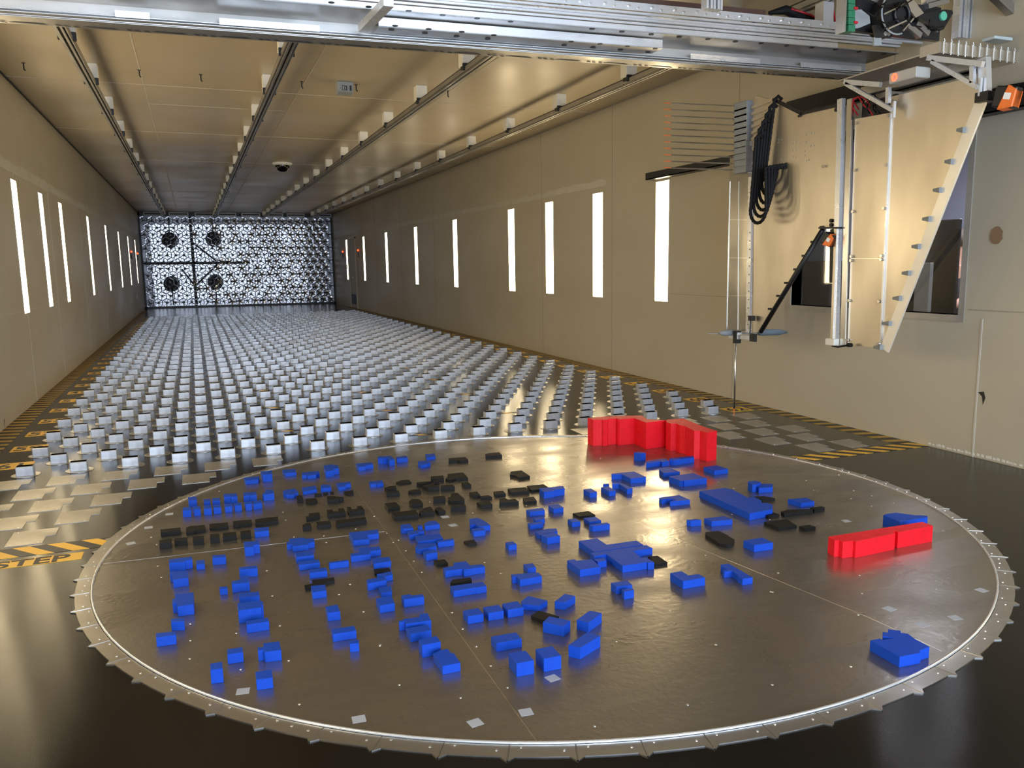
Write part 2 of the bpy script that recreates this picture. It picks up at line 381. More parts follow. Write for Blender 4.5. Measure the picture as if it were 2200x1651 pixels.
tag(stuff.build('roughness_block', [M['block'], M['topcap'], M['ring']]), 'silver box-shaped blocks filling the far rows of the tunnel floor', 'metal block', 'silver blocks in the far rows', 'stuff')

# ================================================================== TURNTABLE
ZD = .004
tt = empty('turntable', (TC.x, TC.y, 0)); tag(tt, 'big round brushed steel turntable set in the black floor', 'turntable')
N_ = 144
MB().prism([(RI*math.cos(2*PI*k/N_), RI*math.sin(2*PI*k/N_)) for k in range(N_)], 0, ZD).build('disc', M['disc'], tt)
MB().tube([((RI+.002)*math.cos(2*PI*k/N_), (RI+.002)*math.sin(2*PI*k/N_), ZD+.002) for k in range(N_)], .0048, 8, closed=True).build('rim_tube', M['alu'], tt, smooth=True)
for s0, s1 in (((2.96, -.3), (2.985, -2.2)), ((2.985, -2.2), (3.25, -3.80)), ((3.25, -3.8), (3.27, -4.1)), ((1.855, -.3), (1.848, -4.06)), ((.62, -2.03), (1.85, -2.09))):
    a, b = Vector((*s0, ZD))-TC, Vector((*s1, ZD))-TC
    for p in (a, b):
        r_ = math.hypot(p.x, p.y)
        if r_ > RI-.01: p.x *= (RI-.01)/r_; p.y *= (RI-.01)/r_
    a.z = b.z = ZD+.0002
    MB().bar(a, b, .0022 if abs(b.x-a.x) < 1 else .0016, .0006).build('seam', M['ring'] if abs(b.x-a.x) > 1 else M['steel'], tt)
for k in range(72):                                     # ring plates with a pointed tab every five degrees
    a0, a1 = math.radians(5*k), math.radians(5*k+5); mb = MB()
    def P(r, a): return (r*math.cos(a), r*math.sin(a))
    g = .0009; tb = math.radians(.55)
    poly = [P(RI+.008, a0+g), P(RI+.008, (a0+a1)/2), P(RI+.008, a1-g), P(RO+.018, a1-g), P(RO, a1-tb), P(RO, (a0+a1)/2), P(RO, a0+tb), P(RO+.018, a0+g)]
    mb.prism(poly, 0, .0034)
    mb.bar((*P(RI+.01, a0), .0036), (*P(RO+.016, a0), .0036), .0022, .0022)
    mb.build('ring_plate', M['ring'], tt)
m = MB()
for k in range(72):
    for da, r_ in ((.9, .02), (-.9, .035), (2.5, .03)):
        if da == 2.5 and k % 9: continue
        a = math.radians(5*k+da); m.lathe([(.004, .003), (.0035, .005), (.001, .0058)], ((RI+r_)*math.cos(a), (RI+r_)*math.sin(a), 0), 8)
tag(m.build('ring_screw', M['chrome'], tt), kind='stuff')
SCR = [(419, 1052), (325, 1155), (347, 1241), (470, 1194), (337, 1171), (339, 1217), (573, 1227), (585, 1281), (601, 1345), (620, 1420), (409, 1341), (409, 1377), (408, 1416), (508, 1361),
       (517, 1439), (728, 1278), (752, 1256), (781, 1315), (817, 1386), (858, 1472), (643, 1514), (816, 1388), (906, 1230), (971, 1317), (994, 1352), (1023, 1390), (1054, 1431), (1090, 1478),
       (1324, 1379), (1538, 1386), (1439, 1313), (1493, 1208), (1516, 1194), (1660, 1273), (1656, 1272), (1672, 1232), (1847, 1237), (1852, 1276), (1844, 1322), (1659, 1472), (1477, 1515),
       (1277, 1561), (989, 1500), (696, 1152), (632, 1154), (701, 1166), (765, 1137), (845, 1166), (856, 1161), (1016, 1103), (1095, 1112), (1074, 1095), (1131, 1087), (924, 1079), (1186, 1080),
       (699, 1057), (608, 1101), (614, 1118), (804, 1110), (1041, 1209), (1076, 1233), (831, 1146), (872, 1184), (889, 1206), (471, 1056), (1802, 1021), (1732, 1033), (1748, 1054), (1806, 1014),
       (1885, 1039), (1834, 1055), (1873, 1066), (1920, 1081), (1872, 1088), (1828, 1072), (2026, 1141), (1654, 1117), (1573, 1106), (1290, 986), (1483, 1012), (1577, 1050), (1543, 1036), (1828, 1433), (818, 972), (873, 977)]
scn = MB().lathe([(.0045, 0), (.004, .001), (.0015, .002)], (0, 0, 0), 10).mesh('screw', M['chrome'])
for s_ in SCR:
    p = hit(*s_, 2, ZD)
    if math.hypot(p.x-TC.x, p.y-TC.y) < RI-.03:
        o = link('screw', scn, tt); o.location = (p.x-TC.x, p.y-TC.y, ZD)
TAPES = [((522, 1486), 'near the front left rim'), ((771, 1546), 'at the front rim, left of the long seam'), ((1021, 1554), 'at the front rim beside the long seam'), ((1130, 1531), 'at the front rim, right of the long seam'),
         ((1187, 1458), 'in front of the two tall blue cubes'), ((281, 1168), 'at the left rim'), ((319, 1134), 'by the left rim, one of two close together'), ((364, 1105), 'by the upper left rim'),
         ((956, 1111), 'behind the black blocks in the middle'), ((973, 1129), 'left of the blue U-shaped block'), ((1911, 1309), 'below the long red building'), ((2109, 1269), 'at the right rim'),
         ((1982, 1343), 'behind the lone blue building, right one'), ((2052, 1328), 'right of the lone blue building'), ((1818, 1120), 'left of the blue building behind the red one')]
tpm = MB().box(-.019, .019, -.019, .019, 0, .0006).mesh('tape_square', M['tape'])
for i, (p_, d) in enumerate(TAPES):
    p = hit(*p_, 2, ZD); o = link('tape_square', tpm); o.location = (p.x, p.y, ZD); o.rotation_euler = (0, 0, random.uniform(-.2, .3))
    tag(o, 'small grey tape square on turntable ' + d, 'tape', 'small tape squares on the turntable')

# ================================================================== THE MODEL TOWN
# frames of the close-up views the outlines were measured in: origin x, y and scale
FR = dict(A=(320, 950, 4.4), B=(800, 950, 4.4), C=(1220, 880, 4.4), D=(1700, 950, 3.302), E=(320, 1200, 4.4), F=(780, 1200, 3.9286), G=(1180, 1130, 4.4), H=(1450, 820, 2.9333), I=(1700, 1300, 4.4))
# (cluster, colour, frame, outline of the roof, upright edge x, top, bottom)
BL = """
rim|b|A|912,368 1033,354 1042,325 895,338|912,368,407
rim|b|A|1075,310 1165,305 1160,268 1055,280|1075,310,380
rim|b|A|1290,297 1393,287 1385,256 1260,262 1268,285|1290,297,330
rim|b|A|1447,318 1498,313 1500,320 1580,310 1590,295 1612,300 1605,275 1445,290|1500,320,355
rim|b|A|1670,280 1745,268 1743,255 1797,248 1785,222 1720,212 1650,225|1670,280,338
rim|b|A|1980,238 2045,232 2045,222 2120,212 2110,192 1955,205|1980,238,277
rim|b|B|52,155 100,155 103,158 140,152 163,172 212,165 190,145 170,132 52,138|165,172,228
rim|b|B|232,160 335,150 320,130 225,142|235,162,202
rim|b|B|515,150 598,137 588,110 500,117|520,152,178
rim|b|B|465,218 515,208 550,195 535,175 430,182 432,205|468,218,252
rim|k|B|720,178 800,172 830,178 907,168 880,142 720,155|830,180,203
rim|k|B|1070,135 1155,130 1227,125 1200,97 1105,105 1067,115|1155,132,155
second|b|A|1300,497 1330,497 1332,503 1375,497 1375,487 1412,485 1410,465 1375,440 1265,460 1270,487|1332,503,540
second|b|A|1458,470 1588,448 1578,412 1445,432|1458,470,503
second|b|A|1625,440 1645,437 1722,432 1715,408 1640,402 1622,415|1650,437,475
second|b|A|1795,428 1860,420 1858,402 1908,395 1900,375 1770,390|1795,428,467
second|b|A|2092,400 2150,395 2155,400 2217,388 2205,362 2080,375|2092,400,435
terraceback|b|A|375,555 452,548 450,517 368,522|375,555,620
terraceback|b|A|520,570 580,565 578,538 515,543|520,570,620
terraceback|b|A|600,562 672,555 668,527 598,533|600,562,612
terraceback|b|A|710,520 775,515 777,520 835,512 830,487 705,493|710,520,585
terraceback|b|A|895,510 950,505 955,508 1018,500 1012,472 890,480|895,510,570
terraceback|b|A|1085,500 1183,487 1180,455 1100,452 1098,475 1070,490|1085,500,562
terracefront|b|A|318,650 397,645 395,615 322,618|320,650,713
terracefront|b|A|423,640 487,636 485,607 418,610|425,640,703
terracefront|b|A|518,635 592,628 588,597 520,602|518,635,697
terracefront|b|A|610,625 682,618 678,590 605,595|612,625,685
terracefront|b|A|717,617 785,608 782,580 712,585|718,617,673
terracefront|b|A|812,605 876,598 873,572 808,580|812,605,663
terracefront|b|A|912,590 972,582 968,560 905,568|912,590,655
terracefront|b|A|988,590 1068,575 1062,548 985,560|988,590,645
blackback|k|A|110,860 300,838 298,808 108,828|112,862,903
blackback|k|A|350,855 432,845 435,840 535,828 530,785 385,795 350,812|352,855,885
blackback|k|A|572,812 640,812 750,795 745,760 570,775|572,812,842
blackback|k|A|795,790 850,785 852,780 930,772 972,765 968,735 855,742 793,750|795,790,822
blackback|k|A|1005,770 1110,758 1222,738 1218,705 1003,730|1110,758,795
blackfront|k|A|97,960 213,945 212,912 97,930|97,960,1018
blackfront|k|A|240,935 365,930 362,900 240,910|245,945,995
blackfront|k|A|415,925 520,915 518,885 415,893|418,925,978
blackfront|k|A|577,905 668,897 665,865 577,873|577,905,962
blackfront|k|A|697,898 828,882 822,848 697,860|700,898,943
blackfront|k|A|867,873 965,863 957,830 863,843|870,873,922
blackfront|b|A|1000,853 1133,838 1132,805 993,815|1000,853,908
smallblack|k|A|1850,480 1885,487 1935,478 1930,455 1840,468|1885,487,512
smallblack|k|A|1565,500 1635,495 1632,485 1565,490|1565,500,520
smallblack|k|A|1645,488 1695,485 1693,477 1645,480|1645,488,505
smallblack|k|A|1712,482 1748,480 1746,470 1712,473|1712,482,497
smallblack|k|A|1400,540 1460,540 1445,503 1395,508|1407,545,585
smallblack|k|A|1482,565 1520,573 1570,562 1592,555 1580,530 1480,537|1525,573,598
ublack|k|A|1690,548 1795,540 1800,530 1842,525 1835,520 1770,515 1740,508 1680,515|1692,550,590
ublack|k|A|1487,722 1590,700 1617,693 1612,665 1512,675 1510,700 1483,705|1487,722,757
ublack|k|A|1690,683 1862,665 1840,625 1787,630 1795,655 1745,658 1735,638 1678,643|1690,683,725
ublack|k|A|1890,665 2040,645 2010,603 1965,608 1972,632 1920,637 1905,613 1868,617|1890,665,700
lowerblack|k|A|1455,805 1535,790 1525,765 1480,770 1450,785|1455,808,848
lowerblack|k|A|1590,790 1722,772 1710,745 1578,757|1592,790,828
lowerblack|k|A|1775,778 1910,758 2057,735 2045,708 1763,742|1775,778,820
leftseam|b|A|905,998 990,990 988,975 1045,968 1042,935 895,945|905,998,1085
leftseam|b|A|600,1100 727,1088 722,1063 597,1073|600,1100,1168
leftseam|b|A|447,1160 527,1152 525,1115 445,1122|447,1160,1213
leftseam|b|A|190,1145 340,1135 340,1125 410,1112 405,1085 190,1110|190,1145,1228
leftseam|b|E|228,205 372,185 365,120 330,118 195,125 198,150 222,155|228,205,283
leftchain|b|A|1305,972 1357,968 1358,990 1508,972 1505,958 1565,945 1560,910 1475,915 1465,903 1325,915 1325,945 1300,948|1358,990,1043
leftchain|b|A|1392,1090 1560,1072 1553,1035 1382,1050|1392,1090,1148
leftchain|b|A|1420,1165 1615,1140 1605,1110 1412,1130|1425,1165,1218
leftchain|b|A|1520,1240 1685,1220 1675,1188 1510,1207|1522,1240,1298
leftchain|k|E|1475,285 1525,280 1530,262 1665,243 1665,228 1755,208 1752,180 1540,205 1545,240 1468,252|1480,290,315
leftchain|b|E|1545,325 1678,305 1665,248 1530,262|1550,325,390
leftchain|b|E|1690,518 1808,503 1780,438 1668,458|1695,518,600
leftchain|b|E|1738,720 1960,685 1942,638 1722,672|1742,722,797
leftchain|b|E|1898,812 1985,802 1982,770 1895,785|1900,812,892
midchain|b|A|1932,935 2083,920 2063,880 2172,865 2165,828 1890,857|1932,935,987
midchain|b|A|1910,1083 2095,1062 2090,1035 2193,1020 2180,988 1980,1005 1985,1045 1903,1058|1912,1083,1138
midchain|b|A|1707,1150 1890,1125 1882,1112 1698,1137|1707,1150,1207
midchain|b|B|15,1152 177,1128 160,1085 -2,1106|18,1150,1203
midchain|k|F|97,132 235,108 222,80 90,95|97,132,150
midchain|b|F|185,155 250,138 238,110 115,135|205,158,205
midchain|b|F|40,215 197,185 190,160 100,168 28,182|45,215,277
midchain|b|F|155,295 243,282 235,232 130,248|160,295,335
midchain|b|F|140,402 267,380 240,318 108,340|143,402,467
midchain|b|F|345,350 515,325 503,303 410,315 398,303 323,315|350,352,420
leftyard|b|E|855,1210 855,1210|0,0,0
leftyard|b|A|855,1210 1025,1195 1020,1168 850,1187|855,1210,1285
leftyard|b|E|785,245 950,230 942,165 870,170 865,195 850,205 780,218|787,245,330
leftyard|b|E|668,292 743,287 740,265 665,270|670,292,350
leftyard|b|E|855,375 1045,355 1040,315 850,330|855,375,445
leftyard|b|E|845,495 1062,465 1065,445 1080,440 1078,410 1050,400 835,425|848,495,622
leftyard|b|E|922,630 1135,597 1125,562 920,595|932,632,715
nearleft|b|E|268,458 422,435 422,322 248,340 248,380 220,388 222,425 262,425|270,458,555
nearleft|b|E|210,605 333,598 332,562 205,575|212,608,693
nearleft|b|E|67,752 255,725 255,690 65,710|70,755,845
nearleft|b|E|740,912 890,890 883,840 738,862|748,915,1008
nearleft|b|E|1030,875 1085,868 1092,888 1250,868 1232,785 1080,805 1082,840 1027,845|1095,888,988
nearleft|b|E|580,1058 697,1043 692,978 580,997|592,1058,1192
nearleft|b|E|1015,1150 1170,1128 1158,1050 1005,1075|1020,1150,1252
step|b|F|305,542 355,535 362,555 575,525 545,462 475,472 478,495 340,512 335,522 300,528|310,545,620
step|b|F|400,643 577,607 545,560 365,592|403,643,712
step|b|F|498,735 655,705 620,655 468,690|503,735,843
step|b|F|670,912 822,882 765,798 740,800 718,765 650,775 590,805|675,912,985
seamright|k|F|625,50 718,38 690,8 595,18|625,50,75
seamright|b|F|695,108 845,88 850,98 915,88 1030,70 1005,50 905,60 870,25 765,38 762,65 675,80|698,108,165
seamright|b|F|852,112 915,98 905,75 835,82|855,112,160
seamright|k|F|735,205 765,210 918,185 908,162 755,180|735,205,240
seamright|b|F|765,277 950,248 958,248 1043,235 1010,198 735,235|768,277,333
seamright|b|F|1388,87 1460,75 1430,42 1352,50|1388,87,130
seamright|b|F|1262,160 1295,155 1325,185 1510,150 1480,120 1250,138|1325,185,242
cubes|b|F|885,493 1017,470 975,420 842,442|887,493,560
cubes|b|F|1058,465 1187,443 1147,393 1013,413|1060,465,532
cubes|b|F|1222,437 1355,415 1303,362 1172,385|1225,437,507
cubes|b|F|1333,365 1345,390 1487,402 1557,358 1395,317|1487,402,448
cubes|b|F|1617,365 1700,377 1792,318 1703,300|1700,377,440
cubes|k|F|1417,482 1520,525 1655,490 1485,440|1417,482,515
cubes|b|F|1517,540 1695,577 1750,525 1570,490|1695,577,665
cubes|b|F|1803,520 1903,547 2015,463 1915,440|1903,547,630
cubes|b|F|1732,735 1835,757 2003,655 1895,622|1835,757,855
cubes|b|F|1127,720 1340,680 1292,625 1080,662|1128,722,795
cubes|b|F|1295,890 1443,862 1372,780 1228,803|1297,890,1005
cubes|b|F|1525,850 1673,822 1597,742 1455,768|1528,850,963
bigblue|b|G|290,418 485,390 405,315 260,332 235,317 168,328|290,418,487
bigblue|b|G|460,345 543,330 520,303 420,315|465,345,405
bigblue|b|G|425,248 890,180 825,140 545,180 450,118 278,145|278,145,207
bigblue|b|G|693,380 928,345 932,352 993,347 925,303 870,303 797,240 977,213 920,183 388,258 425,292 540,270|693,380,448
bigblue|k|G|998,362 1118,345 1025,282 930,292|1003,362,387
bigblue|b|G|635,578 787,560 740,520 583,540|635,578,650
bigblue|b|G|708,628 802,608 790,593 682,602|710,628,703
bigblue|b|G|1265,525 1475,490 1415,457 1318,470 1250,430 1143,447|1267,525,602
bigblue|b|G|1828,503 1925,490 1695,357 1620,367 1622,382 1685,408 1638,422 1655,435 1728,428 1790,470 1780,475|1830,503,565
bigblue|k|G|1608,165 1680,182 1725,175 1752,130 1700,100 1690,90 1600,48 1475,60 1475,80|1680,183,215
bigblue|b|G|1938,185 2118,160 2015,112 1835,140|1940,185,252
redwall|r|C|187,80 240,100 270,98 330,97 332,102 376,97 380,92 465,85 470,92 490,95 628,82 740,125 934,103 750,92 700,58 455,60|740,125,377
redwall|r|C|928,118 975,135 1025,133 1060,150 1110,160 1195,203 1250,203 1318,222 1410,203 1290,165 1188,125 1090,85 936,98|1318,222,497
behindred|b|C|625,408 690,420 737,410 668,400|690,420,497
behindred|b|C|742,512 880,492 890,500 955,488 935,468 840,475 740,490|742,515,560
behindred|b|C|1005,480 1195,455 1185,440 960,462 958,475|1008,485,535
behindred|b|C|1385,580 1515,563 1405,528 1283,545|1387,580,623
behindred|b|C|595,655 740,640 628,587 475,600 412,608 415,615 508,615|597,655,705
behindred|b|C|905,603 1060,590 960,552 900,548 862,552 866,570|908,605,650
behindred|b|C|1055,672 1085,677 1088,672 1100,675 1315,652 1185,602 955,635|1100,677,735
gold|b|C|210,790 275,780 220,748 147,757|212,790,840
gold|b|C|365,765 390,777 452,765 380,728 312,737|390,777,825
gold|b|C|332,712 390,708 388,703 335,703|332,712,735
gold|b|C|418,705 483,703 560,755 612,745 545,712 490,698|560,752,803
gold|b|C|965,875 1155,855 1053,810 862,835 865,845 890,855 945,843 1020,850|968,875,920
gold|b|B|1490,665 1630,645 1610,622 1453,642|1490,667,712
gold|b|B|1713,635 1807,620 1755,585 1662,600|1713,635,680
slab|b|C|1718,985 1937,945 1937,903 1880,884 1830,884 1832,862 1760,828 1700,833 1640,800 1620,790 1550,755 1478,743 1243,772|1718,988,1055
slab|b|C|1165,1055 1262,1045 1212,1035 1122,1045|1167,1055,1112
slab|b|C|1360,1060 1557,1042 1478,1008 1287,1030|1362,1062,1113
slab|k|C|1895,1010 2000,993 1935,972 1850,987|1895,1012,1038
slab|k|H|690,832 868,812 870,803 712,808 668,820|690,833,857
slab|k|H|880,805 945,793 925,787 850,795|880,805,830
slab|k|H|655,922 768,905 730,888 733,884 705,867 560,885|655,922,943
slab|k|H|820,925 888,915 850,903 782,912|820,925,948
slab|b|H|797,768 880,757 830,733 712,742|797,768,797
slab|b|C|1702,690 1745,712 1780,710 1825,690 1775,675 1705,680|1740,712,785
slab|b|C|1808,745 1938,735 1938,705 1820,702 1778,715|1810,745,795
slab|k|H|550,745 632,735 560,722 470,727|550,747,765
east|b|D|768,566 885,548 968,535 965,525 925,520 880,520 740,502 670,512 652,520|652,520,600
east|r|D|262,672 308,700 340,697 366,709 440,700 458,707 738,650 722,633 735,631 758,642 1007,595 930,567|366,709,828
east|b|I|1025,492 1225,455 1210,435 1308,398 1170,322 1105,275 1035,262 1035,245 915,230 915,262 863,256 865,298 980,312 862,333 838,320 745,336|1025,492,597
coal|k|B|222,385 260,400 370,380 345,357 275,362 225,380|262,402,415
coal|k|B|552,348 677,345 670,315 552,325|552,348,380
coal|k|B|690,350 740,360 785,345 905,340 880,310 855,288 710,303 712,330|787,347,370
coal|k|B|418,390 490,395 565,372 555,370 418,382|418,390,425
coal|k|B|470,415 530,430 635,425 590,400 540,395|540,430,470
coal|k|B|585,375 632,375 625,362 580,365|585,375,405
coal|k|B|645,430 780,422 760,402 645,410|645,430,465
coal|k|B|870,408 935,402 905,378 842,385|870,408,438
coal|k|B|1300,310 1355,318 1385,337 1490,322 1410,268 1308,280|1385,338,360
coal|k|B|112,435 140,445 228,435 220,413 150,420|140,445,475
coal|k|B|135,485 258,475 250,458 130,465|138,488,525
coal|k|B|338,470 380,475 462,460 450,450 400,448 340,460|380,475,500
coalfront|k|B|575,540 692,530 680,507 575,517|577,540,582
coalfront|k|B|715,550 740,560 870,555 872,540 805,480 745,487 740,520 715,525|740,560,592
coalfront|k|B|740,620 885,610 880,590 740,600|745,622,665
coalfront|k|B|950,505 1020,500 990,468 915,478|952,508,537
coalfront|k|B|1020,525 1133,520 1100,503 1020,510|1022,525,550
coalfront|k|B|1160,500 1262,490 1235,460 1145,470|1160,500,522
coalfront|k|B|1305,478 1488,465 1450,427 1278,442|1308,480,505
coalfront|k|B|1500,455 1575,450 1665,430 1620,400 1462,415|1500,455,475
coalfront|b|B|1622,475 1722,462 1720,455 1817,440 1805,415 1680,430 1577,438|1622,475,538
coalfront|k|B|1030,598 1135,590 1110,560 985,570|1030,598,632
coalfront|k|B|1200,575 1385,565 1350,537 1285,545 1255,530 1200,540|1205,577,608
coalfront|k|B|1440,568 1555,555 1525,517 1422,530|1440,568,592
coalfront|k|B|150,632 262,612 222,568 115,580|150,632,660
coalfront|k|B|375,590 480,580 455,548 430,540 370,540 345,567|375,590,625
coalfront|k|B|210,708 440,685 410,642 180,668|210,710,752
coalfront|k|B|455,670 588,660 550,610 490,625 440,655|455,670,708
coalfront|k|B|625,660 692,650 640,612 590,628|625,660,692
centre|b|B|1545,745 1630,730 1625,705 1520,720|1545,745,785
centre|b|B|1495,790 1613,770 1600,752 1467,768|1495,790,835
centre|b|B|1560,870 1590,880 1750,845 1740,818 1665,820 1535,845|1590,880,920
centre|b|B|1655,908 1775,888 1720,855 1595,880|1657,908,972
centre|k|B|1960,705 2108,690 2045,652 1893,675|1960,707,728
centre|b|B|1890,765 1967,752 1925,722 1847,733|1892,765,812
centre|b|C|205,1065 315,1050 262,1015 150,1027|205,1065,1105
centre|b|C|237,1105 398,1085 370,1068 200,1093|238,1108,1163
centre|b|B|1290,980 1365,968 1330,940 1257,952|1290,982,1033
centre|k|B|905,965 990,955 960,925 863,938|905,967,988
centre|b|B|917,728 925,790 945,785 970,778 1010,803 1115,787 1060,745 995,717|1113,787,835
centre|b|B|958,848 1067,835 1050,810 935,822|960,850,902
bluechain|b|B|268,815 300,822 388,815 355,772 265,785|300,822,872
bluechain|b|B|352,882 437,868 437,852 490,845 485,828 330,845|352,882,925
bluechain|b|B|430,805 475,800 465,782 425,788|430,805,838
bluechain|b|B|497,797 637,778 600,745 530,750 490,775|497,797,842
bluechain|b|B|435,945 670,910 635,865 405,890|440,945,988
bluechain|b|B|620,950 773,930 765,912 610,935|620,950,1002
bluechain|b|B|408,1003 455,1017 608,985 600,958 440,962 405,990|457,1017,1065
bluechain|b|B|510,1062 615,1045 595,1018 480,1035|512,1062,1127
"""
PH = dict(rim='along the far left rim', second='in the second row at far left', terraceback='in the rear left terrace', terracefront='in the front left terrace',
          blackback='in the rear black row at left', blackfront='in the front black row at left', smallblack='behind the black U-shapes', ublack='among the notched black blocks',
          lowerblack='behind the cross-shaped block', leftseam='near the far left seam', leftchain='below the cross-shaped block', midchain='left of the long seam',
          leftyard='in the left middle column', nearleft='in the front left group', step='in the staggered run', seamright='just right of the long seam',
          cubes='in the arc of front cubes', bigblue='around the big T-shaped block', redwall='forming the tall red wall', behindred='in front of the tall red wall', gold='in the gold glare',
          slab='around the long blue slab', east='at the right side', coal='in the rear black cluster', coalfront='in the front black cluster', centre='in the middle of the turntable', bluechain='below the long black block')
items = []
for ln in BL.strip().split('\n'):
    cl, c, fr, pl, v = ln.split('|'); ox, oy, s_ = FR[fr]
    pts = [tuple(float(a) for a in q.split(',')) for q in pl.split()]
    if len(pts) < 3: continue
    vx, vt, vb = [float(a) for a in v.split(',')]
    base = hit(ox+vx/s_, oy+vb/s_, 2, ZD); h = zat(ox+vx/s_, oy+vt/s_, base.x, base.y)
    poly = [hit(ox+x/s_, oy+y/s_, 2, h) for x, y in pts]
    poly = [(p.x, p.y) for p in poly]
    cx = sum(p[0] for p in poly)/len(poly); cy = sum(p[1] for p in poly)/len(poly)
    # screen position of the middle, only to count from the left
    sx = ox+sum(p[0] for p in pts)/len(pts)/s_; sy = oy+sum(p[1] for p in pts)/len(pts)/s_
    items.append([cl, c, poly, h, cx, cy, sx, sy])
CN = dict(b='blue', k='black', r='red'); MT = dict(b='blue', k='charcoal', r='red')
for cl in PH:
    grp = [it for it in items if it[0] == cl]
    byx = max(g[6] for g in grp)-min(g[6] for g in grp) > 1.1*(max(g[7] for g in grp)-min(g[7] for g in grp))
    grp.sort(key=(lambda g: g[6]) if byx else (lambda g: -g[7]))
    for i, (_, c, poly, h, cx, cy, sx, sy) in enumerate(grp):
        n = len(poly)
        e = [math.hypot(poly[k][0]-poly[k-1][0], poly[k][1]-poly[k-1][1]) for k in range(n)]
        shape = ('long box' if max(e) > 1.9*min(e) else 'box') if n == 4 else ('five-sided' if n == 5 else 'L-plan' if n == 6 else 'notched')
        size = 'small ' if max(e) < .085 else ''
        lab = '%s%s %s model building %s, %s from %s' % (size, CN[c], shape, PH[cl], ordn(i+1), 'left' if byx else 'front')
        o = empty('model_building', (cx, cy, ZD)); bpy.data.objects.remove(o)
        mb = MB().prism([(x-cx, y-cy) for x, y in poly], 0, h-ZD)
        o = mb.build('model_building', M[MT[c]], bevel=.0008); o.location = (cx, cy, ZD)
        tag(o, lab, 'model building', '%s model buildings on the turntable' % CN[c])

# ================================================================== CEILING RAILS
RX = [.36, 1.875, 3.37, 4.90]
def rail_mesh():
    mb = MB(); y0, y1 = -3.5, YF-.6
    mb.box(-.030, -.014, y0, y1, 2.885, 2.935, 0); mb.box(.004, .020, y0, y1, 2.885, 2.935, 0); mb.box(.030, .038, y0, y1, 2.895, 2.935, 0); mb.box(-.044, -.036, y0, y1, 2.90, 2.935, 0)
    mb.box(-.042, .036, y0, y1, 2.925, 2.945, 1)
    return mb.mesh('rail_profile', [M['alu_dark'], M['black']])
rme = rail_mesh()
bme = MB().box(-.055, .055, -.06, .06, 2.95, H).mesh('spacer', M['white'], bevel=.004)
cme = MB().box(-.06, .06, -.085, -.062, 2.905, 2.965).box(-.05, -.03, -.05, .02, 2.92, 2.955).box(.03, .05, -.05, .02, 2.92, 2.955).mesh('clamp', M['black'], bevel=.003)
for k, x in enumerate(RX):
    o = empty('ceiling_rail', (x, 0, 0)); tag(o, 'long grey rail under the ceiling, %s from the left wall' % ordn(k+1), 'rail', 'rails under the ceiling')
    link('rail_profile', rme, o)
    yy = (2.66, 2.62, 2.63, 2.57)[k]-1.56*4; q = 0
    while yy < YF-1:
        s_ = link('spacer', bme, o); s_.location = (.0, yy+.06, 0)
        c_ = link('clamp', cme, s_)
        yy += 1.575
# screws and smoke head in the ceiling
hk = MB().lathe([(.016, -.004), (.016, 0)], (0, 0, 0), 10).tube([(0, 0, -.004), (0, 0, -.055)], .006, 6).tube([(0, 0, -.055), (.012, 0, -.065)], .006, 6).mesh('ceiling_hook', M['ink'])
for i, (x, y) in enumerate(((-.182, 2.911), (.751, 2.874), (1.278, 2.895), (2.208, 2.901), (2.74, 2.881), (3.697, 2.872))):
    o = link('ceiling_hook', hk); o.location = (x, y, H); tag(o, 'small black hook in the ceiling, %s from the left' % ordn(i+1), 'hook', 'small hooks in the ceiling')
o = empty('ceiling_sensor', (2.61, 2.80, H)); tag(o, 'grey box labelled E1 hanging under the ceiling', 'sensor box')
MB().quadbox([(-.075, -.05, -.10), (.075, -.05, -.10), (.085, .06, -.12), (-.085, .06, -.12), (-.08, -.055, 0), (.08, -.055, 0), (.085, .06, 0), (-.085, .06, 0)]).build('housing', M['grey'], o, bevel=.008)
b_ = MB().box(-.035, .015, -.0565, -.052, -.088, -.045).build('badge', M['ink'], o)
t_ = link('lettering', text_mesh('E1', .04, M['white']), b_); t_.location = (-.031, -.0572, -.081); t_.rotation_euler = (PI/2, 0, 0)
MB().box(.04, .058, -.0565, -.052, -.09, -.04).build('slot', M['ink'], o)
o = empty('dome_camera', (2.666, 9.70, H)); tag(o, 'white rimmed black dome camera on the ceiling', 'dome camera')
MB().lathe([(.165, 0), (.175, -.02), (.15, -.04), (.13, -.05)], (0, 0, 0), 32).build('mounting_ring', M['white'], o, smooth=True)
MB().lathe([(.125, -.045)] + [(.125*math.cos(a*PI/16), -.05-.11*math.sin(a*PI/16)) for a in range(0, 8)], (0, 0, 0), 32).build('dome', principled('dome_glass', (.004, .004, .004), .05), o, smooth=True)

# ================================================================== WALL OF HEXAGONAL FAN CELLS
R_ = .150; WX = R_*math.sqrt(3)
def hexp(r): return [(r*math.cos(PI/6+k*PI/3), r*math.sin(PI/6+k*PI/3)) for k in range(6)]
sh = MB(); a, b = hexp(R_-.001), hexp(R_-.014); D = .42
n0 = len(sh.v)
for y in (0, D):
    sh.v += [(p[0], y, p[1]) for p in a] + [(p[0], y, p[1]) for p in b]
for k in range(6):
    k2 = (k+1) % 6
    for f in ((k, k2, 6+k2, 6+k), (12+k, 18+k, 18+k2, 12+k2), (k, 12+k, 12+k2, k2), (6+k, 6+k2, 18+k2, 18+k)): sh.f.append(f); sh.mi.append(0)
FACE = [f for f in range(6)]
sh_me = sh.mesh('shroud', [principled('cell_shroud', (.34, .35, .40), .12, 1.), M['black']])
for p in sh_me.polygons:
    if abs(p.normal.y) > .9: p.material_index = 1
hub_me = MB().tube([(0, .03, 0), (0, D-.03, 0)], [.026, .044], 12).mesh('motor_hub', M['black'])
